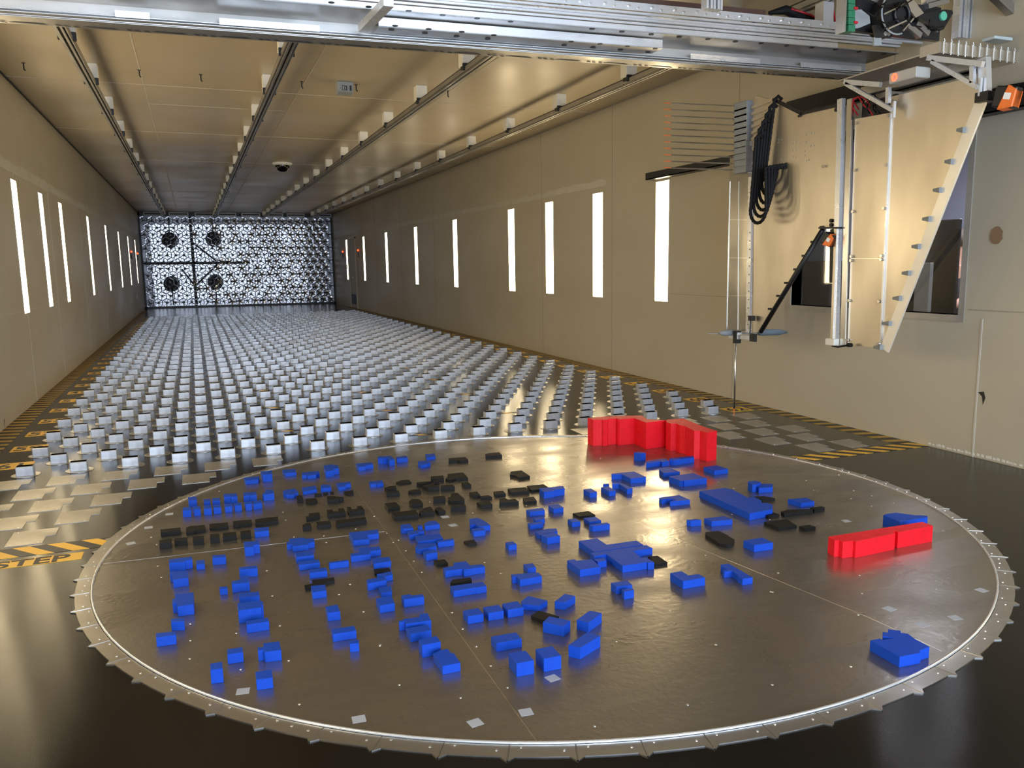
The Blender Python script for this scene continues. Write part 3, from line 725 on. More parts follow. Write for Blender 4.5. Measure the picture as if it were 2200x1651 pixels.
def blades(n, y, tw, r0, r1, wd):
    mb = MB()
    for k in range(n):
        a = 2*PI*k/n + tw; c_, s_ = math.cos(a), math.sin(a)
        def P(r, o, yy): return (r*c_-o*s_, yy, r*s_+o*c_)
        mb.quadbox([P(r0, -wd*.5, y-.010), P(r0, wd*.5, y+.010), P(r1, wd*.9, y+.006), P(r1, -wd*.35, y-.006), P(r0, -wd*.5, y-.007), P(r0, wd*.5, y+.013), P(r1, wd*.9, y+.009), P(r1, -wd*.35, y-.003)])
    return mb
P1 = [blades(3, .05, .3+v, .02, .110, .022).mesh('propeller', M['fan']) for v in (0, .5, 1.1, 1.7)]
P1_DARK = [blades(5, .10, .2+v, .02, .115, .05).mesh('propeller', M['fan']) for v in (0, .3, .7, 1.0)]  # wide blades, commoner rightwards, stand in for darkening of cells seen obliquely
P2 = [blades(7, D-.05, .1+v, .02, .128, .011).mesh('propeller', M['black']) for v in (0, .4, .8, 1.1)]
cells = []
for r in range(13):
    n = 24 if r % 2 == 0 else 23
    for i in range(n):
        cells.append((WL+.07+WX*.5+WX*i+(WX/2 if r % 2 else 0)-.10+ (.0), .17+R_*1.5*r, r, i))
span = 23*WX
fx = (WR-WL-.02-2*R_*.9)/ (23*WX)
cells = [((WL+.14)+(i+(.5 if r % 2 else 0))*(WR-WL-.28)/23.0, .16+.2236*r, r, i) for (_, _, r, i) in cells]
cells.sort(key=lambda c: (c[0]-CAM.x)**2)
rest = MB()
for q, (x, z, r, i) in enumerate(cells):
    if q < 300:
        o = empty('fan_cell', (x, YF, z)); sx = (WR-WL-.28)/23.0/WX; o.scale = (sx, 1, .2236/(R_*1.5))
        link('shroud', sh_me, o); link('motor_hub', hub_me, o)
        v = random.randrange(4); link('propeller', (P1_DARK if random.random() < (x-.8)/4.2 else P1)[v], o); v = random.randrange(4); link('propeller', P2[v], o)
        tag(o, 'hexagonal fan cell in end wall, %s row from floor, %s from left' % (ordn(r+1), ordn(i+1)), 'fan cell', 'hexagonal fan cells of the end wall')
    else:
        for me in (sh_me, hub_me, P1[0], P2[0]):
            bb = len(rest.v); rest.v += [(v_.co.x+x, v_.co.y+YF, v_.co.z+z) for v_ in me.vertices]
            for p in me.polygons: rest.f.append(tuple(bb+k_ for k_ in p.vertices)); rest.mi.append({0: 0, 1: 1}[0 if me in (sh_me,) else 1])
if rest.v: tag(rest.build('fan_cell', [principled('cell_shroud_far', (.30, .31, .36), .14, 1.), M['black']]), 'hexagonal fan cells at the far right of the end wall', 'fan cell', 'hexagonal fan cells at the right edge', 'stuff')
m = MB(); m.box(WL, WL+.05, YF, YF+.2, 0, H); m.box(WR-.05, WR, YF, YF+.2, 0, H); m.box(WL, WR, YF+.0, YF+.2, 0, .05); m.box(WL, WR, YF, YF+.2, 2.99, H)
tag(m.build('cell_wall_frame', M['black']), 'black frame around the wall of fan cells', 'frame')
mo = []
for i, (px_, py_) in enumerate(((365, 516), (459, 514), (369, 610), (463, 606))):
    p = hit(px_, py_, 1, YF+2.6)
    o = MB().tube([(0, -.2, 0), (0, .15, 0), (0, .5, 0)], [.20, .28, .24], 24).box(-.02, .02, .1, .14, -p.z if i > 1 else 0, 0 if i > 1 else H-p.z).build('fan_motor', M['black'], smooth=False); o.location = p
    tag(o, 'round black fan motor glimpsed behind end wall, %s' % ('upper left', 'upper right', 'lower left', 'lower right')[i], 'fan motor', 'fan motors behind the end wall')
a = hit(409, 480, 1, YF+2.0).x; zc = hit(412, 566, 1, YF+2.0).z
m = MB().box(a-.05, a+.05, YF+2.0, YF+2.1, 0, 3.4).box(a-1.6, a+1.9, YF+2.0, YF+2.1, zc-.04, zc+.05)
m.bar((a, YF+2.05, zc+.75), (a+.85, YF+2.05, zc), .06).bar((a, YF+2.05, zc-.8), (a+.85, YF+2.05, zc), .06).bar((a, YF+2.05, zc-.8), (a-.4, YF+2.05, zc-.2), .06)
tag(m.build('support_frame', M['black']), 'black cross-shaped support frame behind the fan cells', 'frame')
for i, (x0, x1) in enumerate(((130, 325), (380, 575), (635, 820), (865, 1045), (1095, 1280), (1325, 1505), (1540, 1715), (1810, 1980))):
    p0 = hit(280+x0/4.583, 468, 1, YF-.15); p1 = hit(280+x1/4.583, 468, 1, YF-.15)
    o = empty('power_unit', ((p0.x+p1.x)/2, YF-.12, H)); hw = (p1.x-p0.x)/2
    MB().box(-hw, hw, -.06, .05, -.115, 0).build('case', principled('pale_case_metal', (.55, .58, .62), .4), o, bevel=.006)
    MB().box(-hw+.03, hw-.03, -.064, -.06, -.075, -.03).build('slot', M['ink'], o)
    tag(o, 'grey flat unit above the fan cells, %s from left' % ordn(i+1), 'power unit', 'grey units above the fan cells')

# ================================================================== SMALL WALL THINGS
for nm, lst, s_ in (('left', ((281, 541), (294.5, 545)), -1), ('right', ((737, 541), (770, 538)), 1)):
    for i, (x, y) in enumerate(lst):
        p = hit(x, y, 0, WL if s_ < 0 else WR)
        o = empty('status_lamp', p); tag(o, 'tiny red lamp on the %s wall near the fan cells, %s one' % (nm, ('nearer' if (i == 0) == (s_ < 0) else 'farther')), 'lamp', 'tiny red lamps')
        MB().box(-.02*s_ if s_ > 0 else 0, 0 if s_ > 0 else .02, -.02, .02, -.2, -.05).build('housing', M['ink'], o)
        MB().lathe([(.018, -.02), (.022, 0), (.018, .02)], (-.015*s_, 0, 0), 10).build('lens', M['redled'], o)
p = hit(745.5, 574, 0, WR)
o = empty('wall_box', p); tag(o, 'small orange and black box across the farthest right strip light', 'wall box')
MB().box(-.06, 0, -.10, .14, -.07, .07).build('case', M['black'], o, bevel=.005); MB().box(-.065, -.06, .0, .12, -.05, .05).build('cover', M['orange'], o)
p = hit(294, 638, 0, WL); tag(MB().box(WL, WL+.01, p.y-.06, p.y+.06, p.z-.07, p.z+.07).build('wall_plate', M['white']), 'small white plate low on the left wall', 'wall plate')
p = hit(2142, 506, 0, WR)
tag(MB().slab([(p.y+.045*math.cos(a*PI/8)*(1+.1*math.sin(a*3)), p.z+.055*math.sin(a*PI/8)) for a in range(16)], 0, WR-.006, WR-.004).build('rust_spot', M['smudge']), 'brown ragged spot on the grey wall board', 'stain')
p = hit(2107, 854, 0, WR)
tag(MB().slab([(p.y+.02, p.z+.03), (p.y-.02, p.z+.04), (p.y-.035, p.z), (p.y-.02, p.z-.045), (p.y-.012, p.z+.005)], 0, WR-.002, WR).build('hole_mark', M['ink']), 'black torn mark low on the right wall', 'mark')
p = hit(9, 909, 0, WL)
tag(MB().slab([(p.y+.02, p.z+.03), (p.y, p.z+.03), (p.y-.005, p.z-.04)], 0, WL, WL+.002).build('hole_mark', M['ink']), 'small black mark low on the left wall', 'mark')
p = hit(1940, 946, 0, WR)
m = MB()
for i in range(26):
    y = p.y-.25-i*.03+random.uniform(-.01, .01); hh = random.uniform(.004, .014)
    m.slab([(y, .012), (y+.022, .013), (y+.02, .018+hh), (y+.002, .016+hh)], 0, WR-.0015, WR)
tag(m.build('trim_11', principled('chipped_plaster', (.70, .68, .62), .8)), **S)

# black cable trays on the right wall
def tray(y0, y1, z0, z1, d, lab):
    o = empty('cable_tray', (WR-.004, y1, z0)); tag(o, lab, 'cable tray', 'black cable trays on the right wall')
    mb = MB(); mb.box(-d, 0, y0-y1, 0, 0, .01).box(-d, -d+.008, y0-y1, 0, 0, z1-z0).box(-d, 0, -.008, 0, 0, z1-z0); mb.build('channel', M['black'], o)
    return o
o = tray(-5.0, 2.06, 2.150, 2.222, .10, 'long black cable tray under the traverse arm on right wall')
for k in range(2): MB().tube([(-.04, -4.0-.3*q, .085+.04*k+.01*math.sin(q*1.3+k)) for q in range(11)], .022, 10).build('hose', M['rubber'], o, smooth=True)
o = tray(-2.0, -.18, 2.425, 2.56, .06, 'short black cable tray high on right wall behind mast')

# ================================================================== TRAVERSE GANTRY
g = empty('traverse_gantry', (0, 0, 0)); tag(g, 'wide aluminium gantry beam spanning the tunnel under the ceiling', 'gantry')
A3, B3 = hit(0, 41, 1, -1.0), hit(1830, 168, 1, -1.14)
ud = (B3-A3).normalized()
def on_beam(px_, py_, off):                             # point of the beam's cross-section seen at a pixel, off = (dy, dz) known one
    pass
# staircase cross-section, measured at x = 1000 px, walking from the far lower edge towards the camera
colx = 1000; ys = [117, 103, 87, 71, 48, 36, 22, 10, -4]
X0 = hit(colx, 117, 1, -1.05)
prof = [(X0.y, X0.z)]
for i, yy in enumerate(ys[1:]):
    y_, z_ = prof[-1]
    if i % 2 == 0: q_ = hit(colx, yy, 2, z_); prof.append((q_.y, z_))
    else: q_ = hit(colx, yy, 1, y_); prof.append((y_, q_.z))
refx = X0.x
def beam(name, sec, xa, xb, mat, parent=g, bevel=0):   # cross-section (y, z) swept along the beam between two x positions
    mb = MB(); n = len(sec); out = []
    for X in (xa, xb):
        t = X-refx
        mb.v += [(X, y+ud.y/ud.x*t, z+ud.z/ud.x*t) for y, z in sec]
    mb.f.append(tuple(range(n))[::-1]); mb.f.append(tuple(range(n, 2*n))); mb.mi += [0, 0]
    for i in range(n):
        j = (i+1) % n; mb.f.append((i, j, n+j, n+i)); mb.mi.append(0)
    return mb.build(name, mat, parent, bevel=bevel)
def rect(y0, y1, z0, z1): return [(y0, z0), (y1, z0), (y1, z1), (y0, z1)]
XA, XE = WL+.03, 5.50
p = prof
y0, z0 = p[0]; y1 = p[1][0]; z1 = p[2][1]; y2 = p[3][0]; z2 = p[4][1]; y3 = p[5][0]; z3 = p[6][1]; y4 = p[7][0]; z4 = p[8][1]
beam('perforated_strip', rect(y1, y0, z0, z0+.004), XA, XE, M['alu_dark'])
# far profile with grooves
hgt = z1-z0
for k in range(3): beam('far_profile', rect(y1-.004*(k % 2), y1+.05, z0+.006+hgt*k/3, z0+hgt*(k+.8)/3), XA, XE, M['alu'], bevel=.001)
beam('cross_plate', rect(y3, y1+.052, z2, z2+.006), XA, XE, M['alu_dark'])
beam('web_plate', rect(y1+.051, y1+.056, z1-.02, z2+.006), XA, XE, noisy('web_sheet', (.62, .60, .57), (.46, .45, .43), (2, 6, 6), (.35, .5), metal=.6))
# hollow slots of the perforated strip
m = MB(); X = XA+.1; i = 0
while X < XE-.1:
    t = X-refx; yb, zb = y0+ud.y/ud.x*t, z0+ud.z/ud.x*t
    L_ = .17; m.quadbox([(X, yb-.03, zb-.0012), (X+L_, yb-.03, zb-.0012), (X+L_-.03, yb-.012-.035, zb-.0012), (X+.03, yb-.012-.035, zb-.0012)]+[(X, yb-.03, zb), (X+L_, yb-.03, zb), (X+L_-.03, yb-.047, zb), (X+.03, yb-.047, zb)])
    for dx in (.20, .235, .28):
        m.quadbox([(X+dx, yb-.05, zb-.0012), (X+dx+.02, yb-.05, zb-.0012), (X+dx+.035, yb-.035, zb-.0012), (X+dx+.01, yb-.035, zb-.0012)]+[(X+dx, yb-.05, zb), (X+dx+.02, yb-.05, zb), (X+dx+.035, yb-.035, zb), (X+dx+.01, yb-.035, zb)])
    X += .32
tag(m.build('strip_slot', M['ink'], g), kind='stuff')
# joint plates on the far profile
for a_, b_ in ((250, 325), (475, 690), (1475, 1620), (1705, 1830)):
    xa, xb = hit(a_, 60+a_*.07, 1, y1).x, hit(b_, 60+b_*.07, 1, y1).x
    beam('joint_plate', rect(y1-.008, y1-.004, z1-.012, z1+.02), xa, xb, M['alu'])
# C-channels hung under the plate
xa, xb = hit(825, 40, 2, z1).x, hit(1441, 100, 2, z1).x
y2b = y2
c1 = beam('channel_beam', rect(y2, y1-.012, z1, z1+.005), xa, xb, M['alu_dark'])
beam('channel_beam', rect(y2, y2+.01, z1, z2-.006), xa, xb, M['alu'], bevel=.001)
beam('channel_beam', rect(y3, y3+.01, z2, z3), XA, XE-.5, M['alu'], bevel=.001)
# near profiles with grooves, stacked
for k in range(4): beam('near_profile', rect(y3-.006-.012*(k % 2), y3+.02, z3+.003+.0175*k, z3+.017+.0175*k), XA, WR-.03 if k > 1 else XE, M['alu'], bevel=.0015)
beam('bolt_flange', rect(y3-.022, y3-.012, z3+.074, z3+.118), hit(1150, 0, 1, y3).x-.3, WR-.03, M['alu'])
m = MB(); X = 2.6
while X < XE:
    t = X-refx; yb, zb = y3-.022+ud.y/ud.x*t, z3+.098+ud.z/ud.x*t
    m.tube([(X, yb, zb), (X, yb-.010, zb)], .008, 8); m.tube([(X+.06, yb, zb-.008), (X+.06, yb-.006, zb-.008)], .007, 8); X += .15
m.build('bolt_row', M['chrome'], g)
beam('wood_edge', rect(y3-.01, y3+.05, z3+.122, z3+.150), 2.8, hit(1632, 40, 1, y3).x, M['brown'])
# holes in the undersides
m = MB()
def hole(px_, py_, z_, d=.0022):
    q_ = hit(px_, py_, 2, z_-.003); m.lathe([(.016, 0), (.016, d)], (q_.x, q_.y, q_.z), 14)
def zz(z_, px_, py_): X = hit(px_, py_, 2, z_).x; return z_+ud.z/ud.x*(X-refx)
for (px_, py_) in ((878, 24), (951, 33), (1025, 40), (1097, 47), (1272, 63), (1336, 69), (1399, 75), (1459, 80), (712, 6), (792, 15), (1521, 85), (1580, 90), (1635, 94), (1690, 99), (1744, 103), (1795, 107), (1845, 112), (1899, 116)): hole(px_, py_, zz(z2, px_, py_))
for (px_, py_) in ((849, 56), (921, 63), (992, 69), (1061, 76), (1227, 90), (1289, 95), (1348, 100), (1408, 105), (841, 65), (913, 72), (981, 79), (1048, 84), (1212, 98), (1274, 103), (1333, 108), (1392, 113)): hole(px_, py_, zz(z1, px_, py_)-.001)
tag(m.build('bolt_hole', M['ink'], g), kind='stuff')
# slanting cross member
a_, b_ = hit(779, 62, 2, z1-.004), hit(835, 4, 2, z1-.004)
o_ = MB().bar(a_+Vector((0, 0, -.0)), b_, .05, .04).build('cross_member', M['alu'], g)
# hangers up to the ceiling rails
for X in (.36, 1.875, 3.37, 4.90):
    t = X-refx
    for yy in (y1+.0, y3+.02):
        MB().box(X-.04, X+.04, yy+ud.y/ud.x*t-.04, yy+ud.y/ud.x*t+.04, z3+.1+ud.z/ud.x*t, 2.886).build('hanger', M['alu'], g)

# ================================================================== TRAVERSE MAST
XM = 5.15
mast = empty('traverse_mast', (XM, -1.2, .70)); tag(mast, 'tall sheet metal mast hanging from the gantry by right wall', 'traverse mast')
def mp(mb, name, mat, parent=mast, **k):
    o = mb.build(name, mat, parent, **k); o.matrix_parent_inverse = Matrix.Translation(-mast.location) if parent is mast else Matrix(); return o
def yz(px_, py_, X=XM): q_ = hit(px_, py_, 0, X); return (q_.y, q_.z)
TH = .025
mp(MB().slab([yz(1566, 340), yz(1557, 710), yz(1600, 712), yz(1607, 340)], 0, XM+.01, XM+.03), 'nose_sheet', noisy('clear_nose_sheet', (.80, .78, .72), (.62, .58, .5), (5, 5, 2), (.08, .2), metal=.8))
m = MB()
for py_ in (472, 554, 635):
    a_, b_ = yz(1565, py_), yz(1606, py_+1); m.bar((XM+.008, a_[0], a_[1]), (XM+.008, b_[0], b_[1]), .004)
m.bar((XM+.008, *yz(1566, 390)), (XM+.008, *yz(1559, 710)), .006); m.bar((XM+.008, *yz(1585, 390)), (XM+.008, *yz(1583, 710)), .003)
mp(m, 'nose_seam', M['steel'])
mp(MB().bar((XM, *yz(1614, 380)), (XM, *yz(1608, 715)), .05, .02, upv=(1, 0, 0)), 'perforated_angle', M['alu'])
m = MB()
for py_ in range(500, 705, 18):
    a_ = yz(1614-(py_-500)*.024, py_); m.box(XM-.013, XM-.010, a_[0]-.004, a_[0]+.004, a_[1]-.004, a_[1]+.004)
mp(m, 'angle_hole', M['ink'])
pa = [yz(*q_) for q_ in ((1618, 715), (1636, 712), (1769, 491), (1804, 490), (1812, 226), (1724, 246), (1664, 217), (1622, 205))]
mp(MB().slab(pa, 0, XM, XM+TH), 'front_panel', M['foil'])
pb = [yz(*q_) for q_ in ((1822, 743), (1893, 747), (1916, 242), (1838, 256))]
mp(MB().slab(pb, 0, XM-.004, XM+TH), 'middle_panel', M['foil'])
pc = [yz(*q_) for q_ in ((1893, 747), (1908, 750), (2116, 216), (2113, 160), (1914, 208))]
mp(MB().slab(pc, 0, XM, XM+TH), 'rear_panel', M['foil'])
mp(MB().bar((XM-.005, *yz(1915, 245)), (XM-.005, *yz(1893, 745)), .010, .012), 'panel_seam', M['alu'])
mp(MB().bar((XM-.004, *yz(1829, 555.5)), (XM-.004, *yz(1898, 555.5)), .004, .004), 'panel_seam', M['steel'])
mp(MB().bar((XM-.02, *yz(1813, 213)), (XM-.02, *yz(1799, 738)), .045, .03, upv=(1, 0, 0)), 'guide_rail', M['alu'])
mp(MB().bar((XM-.01, *yz(1830, 213)), (XM-.01, *yz(1815, 742)), .045, .02, upv=(1, 0, 0)), 'guide_rail', M['steel'])
mp(MB().bar((XM-.03, *yz(1806, 492)), (XM-.03, *yz(1797, 735)), .022, .03, upv=(1, 0, 0)), 'guide_rail', M['foil'])
a_, b_ = yz(2114, 214), yz(1905, 752)
mp(MB().bar((XM-.015, *a_), (XM-.015, *b_), .070, .012, upv=(1, 0, 0)), 'slanted_edge_bar', noisy('pale_edge_bar', (.88, .85, .76), (.82, .79, .71), (3, 3, 3), (.35, .45), metal=.5))
for i, (px_, py_) in enumerate(((2072, 280), (2046, 348), (2021, 409), (1998, 471), (1975, 530), (1954, 587), (1934, 641), (1912, 695), (1893, 746))):
    a_, b_ = yz(px_-9, py_), yz(px_+9, py_)
    o_ = MB().quadbox([(XM-.03, a_[0], a_[1]-.008), (XM, a_[0], a_[1]-.012), (XM, b_[0], b_[1]-.016), (XM-.045, b_[0], b_[1]-.016), (XM-.03, a_[0], a_[1]+.008), (XM, a_[0], a_[1]+.012), (XM, b_[0], b_[1]+.016), (XM-.045, b_[0], b_[1]+.016)])
    mp(o_, 'clip', M['grey'])
for i, (px_, py_) in enumerate(((1809, 249), (1807, 285), (1806, 317), (1805, 349), (1804, 380), (1802, 411), (1801, 442), (1767, 488), (1747, 520), (1728, 550), (1710, 579), (1690, 608), (1673, 636), (1655, 664), (1720, 249))):
    a_ = yz(px_, py_); mp(MB().box(XM-.012, XM, a_[0]-.016, a_[0]+.016, a_[1]-.008, a_[1]+.008), 'clip', M['ink'])
m = MB()
for px_, py_ in ((1844, 265), (1840, 366), (1836, 455), (1833, 551), (1832, 560), (1828, 646), (1824, 731), (1912, 249), (1907, 355), (1903, 448), (1898, 550), (1897, 558), (1892, 648), (1890, 739), (1829, 292), (1825, 399), (1820, 504), (1817, 606), (1813, 708), (1772, 358)):
    a_ = yz(px_, py_); m.tube([(XM-.010, *a_), (XM-.022, *a_)], .010, 10)
mp(m, 'panel_screw', M['steel'])
m = MB()
for px_, py_ in ((1672, 300), (1679, 300), (1691, 298), (1703, 295), (1711, 292), (1732, 289), (1743, 287), (1750, 286), (1672, 306), (1691, 311), (1704, 308), (1710, 306), (1717, 308), (1732, 305), (1742, 314), (1749, 313), (1691, 326), (1703, 323), (1710, 323), (1729, 325), (1690, 339), (1703, 337), (1709, 338), (1730, 334), (1733, 345), (1738, 344), (1678, 342)):
    a_ = yz(px_, py_); m.tube([(XM-.0, *a_), (XM-.006, *a_)], .006, 8)
mp(m, 'rivet', M['chrome'])
for cx_, cy_ in ((1807, 232), (1796, 479)):
    m = MB()
    for dx, dy in ((-5, -5), (5, -5), (-5, 5), (5, 5)):
        a_ = yz(cx_+dx*.9, cy_+dy*.9); m.tube([(XM-.012, *a_), (XM-.030, *a_)], .013, 12)
    mp(m, 'knob_set', M['ink'])
# black trim along the notched upper edge
m = MB(); q_ = [(XM-.006, *yz(*c_)) for c_ in ((1664, 214), (1724, 244), (1812, 224))]
m.bar(q_[0], q_[1], .03, .02).bar(q_[1], q_[2], .012, .02)
mp(m, 'edge_trim', M['black'])
# diagonal strut and bracket
mp(MB().tube([(XM-.03, *yz(1641, 713)), (XM-.03, *yz(1775, 494))], .018, 14), 'diagonal_strut', M['black'], smooth=True)
a_, b_ = yz(1772, 490), yz(1812, 490)
mp(MB().bar((XM-.03, *a_), (XM-.03, *b_), .05, .012), 'strut_bracket', M['black'])
a_, b_ = yz(1794, 492), yz(1792, 608)
mp(MB().bar((XM-.01, *a_), (XM-.01, *b_), .05, .02, upv=(1, 0, 0)), 'drilled_bar', M['black'])
# stack of probe holders and their thin rods
for k in range(11):
    py_ = 229+13.55*k; a_, b_ = yz(1584, py_-5.6, XM-.02), yz(1611 if k < 6 else 1609, py_+5.6, XM-.02)
    hd = mp(MB().box(XM-.05, XM+.01, min(a_[0], b_[0]), max(a_[0], b_[0]), b_[1], a_[1]), 'probe_holder', M['grey'], bevel=.003)
    zc_ = (a_[1]+b_[1])/2; yc_ = max(a_[0], b_[0])
    e_ = hit(1441, 222+13.9*k, 1, -.24); s0 = hit(1580, 228+13.75*k, 1, -.24)
    r1 = MB().tube([(s0.x+.04, -.24, s0.z), e_], .0052, 8).tube([(s0.x+.05, -.24, s0.z-.002), (s0.x-.02, -.24, s0.z-.002)], .013, 8).build('probe_rod', M['steel'], hd)
    t0 = hit(1427, 221+13.9*k, 1, -.24)
    r2 = MB().tube([e_, t0], .0035, 6).build('probe_tip', M['orange'], hd)
mp(MB().bar((XM, *yz(1614, 222)), (XM, *yz(1611, 372)), .02, .03, upv=(1, 0, 0)), 'holder_rail', M['alu'])
m = MB()
for k in range(6):
    a_, b_ = yz(1618, 232+13.6*k), yz(1665-7*k, 214+13.6*k+2*k); m.bar((XM-.01, *a_), (XM-.01, *b_), .02, .022)
mp(m, 'chain_support', M['foil'])
# wing, connector block and long vertical probe at the foot
mp(MB().quadbox([(4.90, -.25, .705), (5.30, -.20, .69), (5.70, -.25, .672), (5.30, -.38, .69), (4.90, -.25, .709), (5.30, -.20, .70), (5.70, -.25, .677), (5.30, -.38, .70)]), 'wing', M['grey'])
mp(MB().tube([(4.98, -.30, .712), (5.02, -.30, .712), (5.12, -.30, .712)], [.012, .024, .026], 14), 'wing_pod', M['grey'], smooth=True)
mp(MB().tube([(5.28, -.42, .715), (5.46, -.42, .708), (5.55, -.42, .705)], [.028, .026, .008], 14), 'wing_pod', M['slate'], smooth=True)
a_ = yz(1590, 735); b_ = yz(1608, 712)
mp(MB().box(XM-.06, XM-.01, yz(1578, 720)[0]-.12, yz(1578, 720)[0]+.0, .66, .72).box(XM-.05, XM+.0, -.52, -.40, .665, .705), 'clamp_block', M['alu'], bevel=.004)
mp(MB().box(XM-.07, XM-.02, -.38, -.34, .63, .73).box(XM-.055, XM-.03, -.60, -.54, .66, .72).box(XM-.06, XM-.02, -.56, -.52, .82, .86).tube([(XM-.04, -.53, .84), (XM-.045, -.53, .72)], .006, 6), 'fitting', M['ink'])
pr = tag(empty('long_probe', (XM, -.284, .64)), 'long thin vertical probe with orange tip hanging above the floor', 'probe')
MB().tube([(0, 0, .04), (0, 0, -.56)], .0075, 10).build('probe_tube', M['steel'], pr, smooth=True)
MB().tube([(0, 0, -.56), (0, 0, -.625)], .003, 8).build('probe_tip', M['orange'], pr)
mp(MB().box(XM-.06, XM-.01, yz(1800, 735)[0]-.03, yz(1787, 735)[0], yz(1800, 742)[1], yz(1800, 728)[1]), 'foot_block', M['white'], bevel=.004)
m = MB().tube([(XM-.05, *yz(1800, 743)), (XM-.06, *yz(1815, 745)), (XM-.05, *yz(1838, 741))], .006, 8).tube([(XM-.05, *yz(1834, 741)), (XM-.05, *yz(1842, 741))], .014, 10)
mp(m, 'foot_cable', M['rubber'], smooth=True)
# black cable chains looping in front of the mast
CH = [((1665, 206), (1654, 396), (1678, 357)), ((1655, 222), (1647, 420), (1671, 358)), ((1647, 238), (1641, 437), (1665, 359)), ((1640, 254), (1635, 452), (1659, 360)), ((1632, 270), (1629, 466), (1652, 361)), ((1625, 288), (1622, 480), (1645, 362))]
for k, (s_, bt, e_) in enumerate(CH):
    X = XM-.035-.021*k
    sy, sz = yz(*s_, X); by, bz = yz(*bt, X); ey, ez = yz(*e_, X)
    pts = [(X+.04, sy-.03, sz-.03), (X+.02, sy-.012, sz-.003), (X, sy+.005, sz-.03)]
    ly = by+.062; ry = by-(.080+.010*k)
    n = 14
    for q_ in range(1, n): t = q_/n; pts.append((X, sy+(ly-sy)*t, sz-.03+(bz+.10-sz)*t))
    for q_ in range(11):
        a = PI+q_*PI/10; pts.append((X, (ly+ry)/2-(ly-ry)/2*math.cos(a)*1.0 if False else (ly+ry)/2+(ly-ry)/2*math.cos(a-PI), bz+.10+.10*math.sin(a)))
    for q_ in range(1, 11): t = q_/10; pts.append((X, ry+(ey-ry)*t, bz+.10+(ez-bz-.10)*t))
    pts.append((X+.03, ey-.012, ez+.012)); pts.append((X+.05, ey-.02, ez-.01))
    # fine ribs along the chain
    fine = []; rr = []
    for u_, v_ in zip(pts, pts[1:]):
        for t in (0, .5): fine.append(tuple(Vector(u_).lerp(Vector(v_), t))); rr.append(.0135 if t == 0 else .0112)
    fine.append(pts[-1]); rr.append(.0135)
    o_ = MB().tube(fine, rr, 8).build('cable_chain', M['rubber'])
    tag(o_, 'black cable loop hanging on the mast, %s from the left' % ordn(6-k), 'cable chain', 'black cable loops on the mast')
# orange laser heads
def laser(px_, py_, X, s_, rot, lab):
    q_ = hit(px_, py_, 0, X); o = empty('laser_sensor', q_); o.rotation_euler = (rot, 0, .3); tag(o, lab, 'laser sensor', 'orange and black laser sensors')
    MB().box(-.03*s_, .03*s_, -.06*s_, .02*s_, -.035*s_, .045*s_).build('body', M['black'], o, bevel=.006)
    MB().quadbox([(-.034*s_, -.06*s_, -.03*s_), (.034*s_, -.06*s_, -.03*s_), (.034*s_, -.005*s_, -.045*s_), (-.034*s_, -.005*s_, -.045*s_), (-.034*s_, -.06*s_, .035*s_), (.034*s_, -.06*s_, .035*s_), (.034*s_, -.025*s_, .05*s_), (-.034*s_, -.025*s_, .05*s_)]).build('cover', M['orange'], o, bevel=.004)
    MB().box(-.036*s_, -.034*s_, -.045*s_, -.02*s_, -.005*s_, .02*s_).build('sticker', M['white'], o)
laser(1776, 513, XM-.06, 1.0, .5, 'orange laser sensor at the top of the black diagonal strut')
laser(2152, 212, XM-.03, 1.35, .2, 'orange and black laser sensor at top of slanted mast edge')
mp(MB().box(XM-.06, XM+.02, yz(2140, 200)[0], yz(2112, 200)[0], yz(2125, 220)[1], yz(2125, 199)[1]), 'sensor_mount', M['black'])
q_ = yz(1560, 240, XM); o = MB().box(-.02, .02, -.02, .02, -.02, .02).build('orange_box', M['orange'], bevel=.004); o.location = hit(1561, 240, 0, WR-.3); tag(o, 'small orange box seen between the probe rods', 'sensor')
bpy.data.objects.remove(o)
# post, brackets and plates joining mast and gantry
m = MB().bar((XM-.02, *yz(2120, 126)), (XM-.02, *yz(2122, 205)), .055, .04, upv=(1, 0, 0))
mp(m, 'post', M['alu'])
for tri in (((1815, 176), (1892, 182), (1818, 180), (1917, 236), (1909, 188), (1908, 222)), ((1994, 124), (2112, 138), (2003, 132), (2102, 188), (2090, 142), (2090, 178))):
    m = MB()
    for i in (0, 2, 4): m.bar((XM-.06, *yz(*tri[i], XM-.06)), (XM-.06, *yz(*tri[i+1], XM-.06)), .024, .024 if i else .03)
    e_ = yz(tri[3][0]+2, tri[3][1], XM-.06); m.box(XM-.062, XM-.045, e_[0]-.006, e_[0]+.006, e_[1]-.045, e_[1]+.05)
    mp(m, 'bracket', M['alu'])
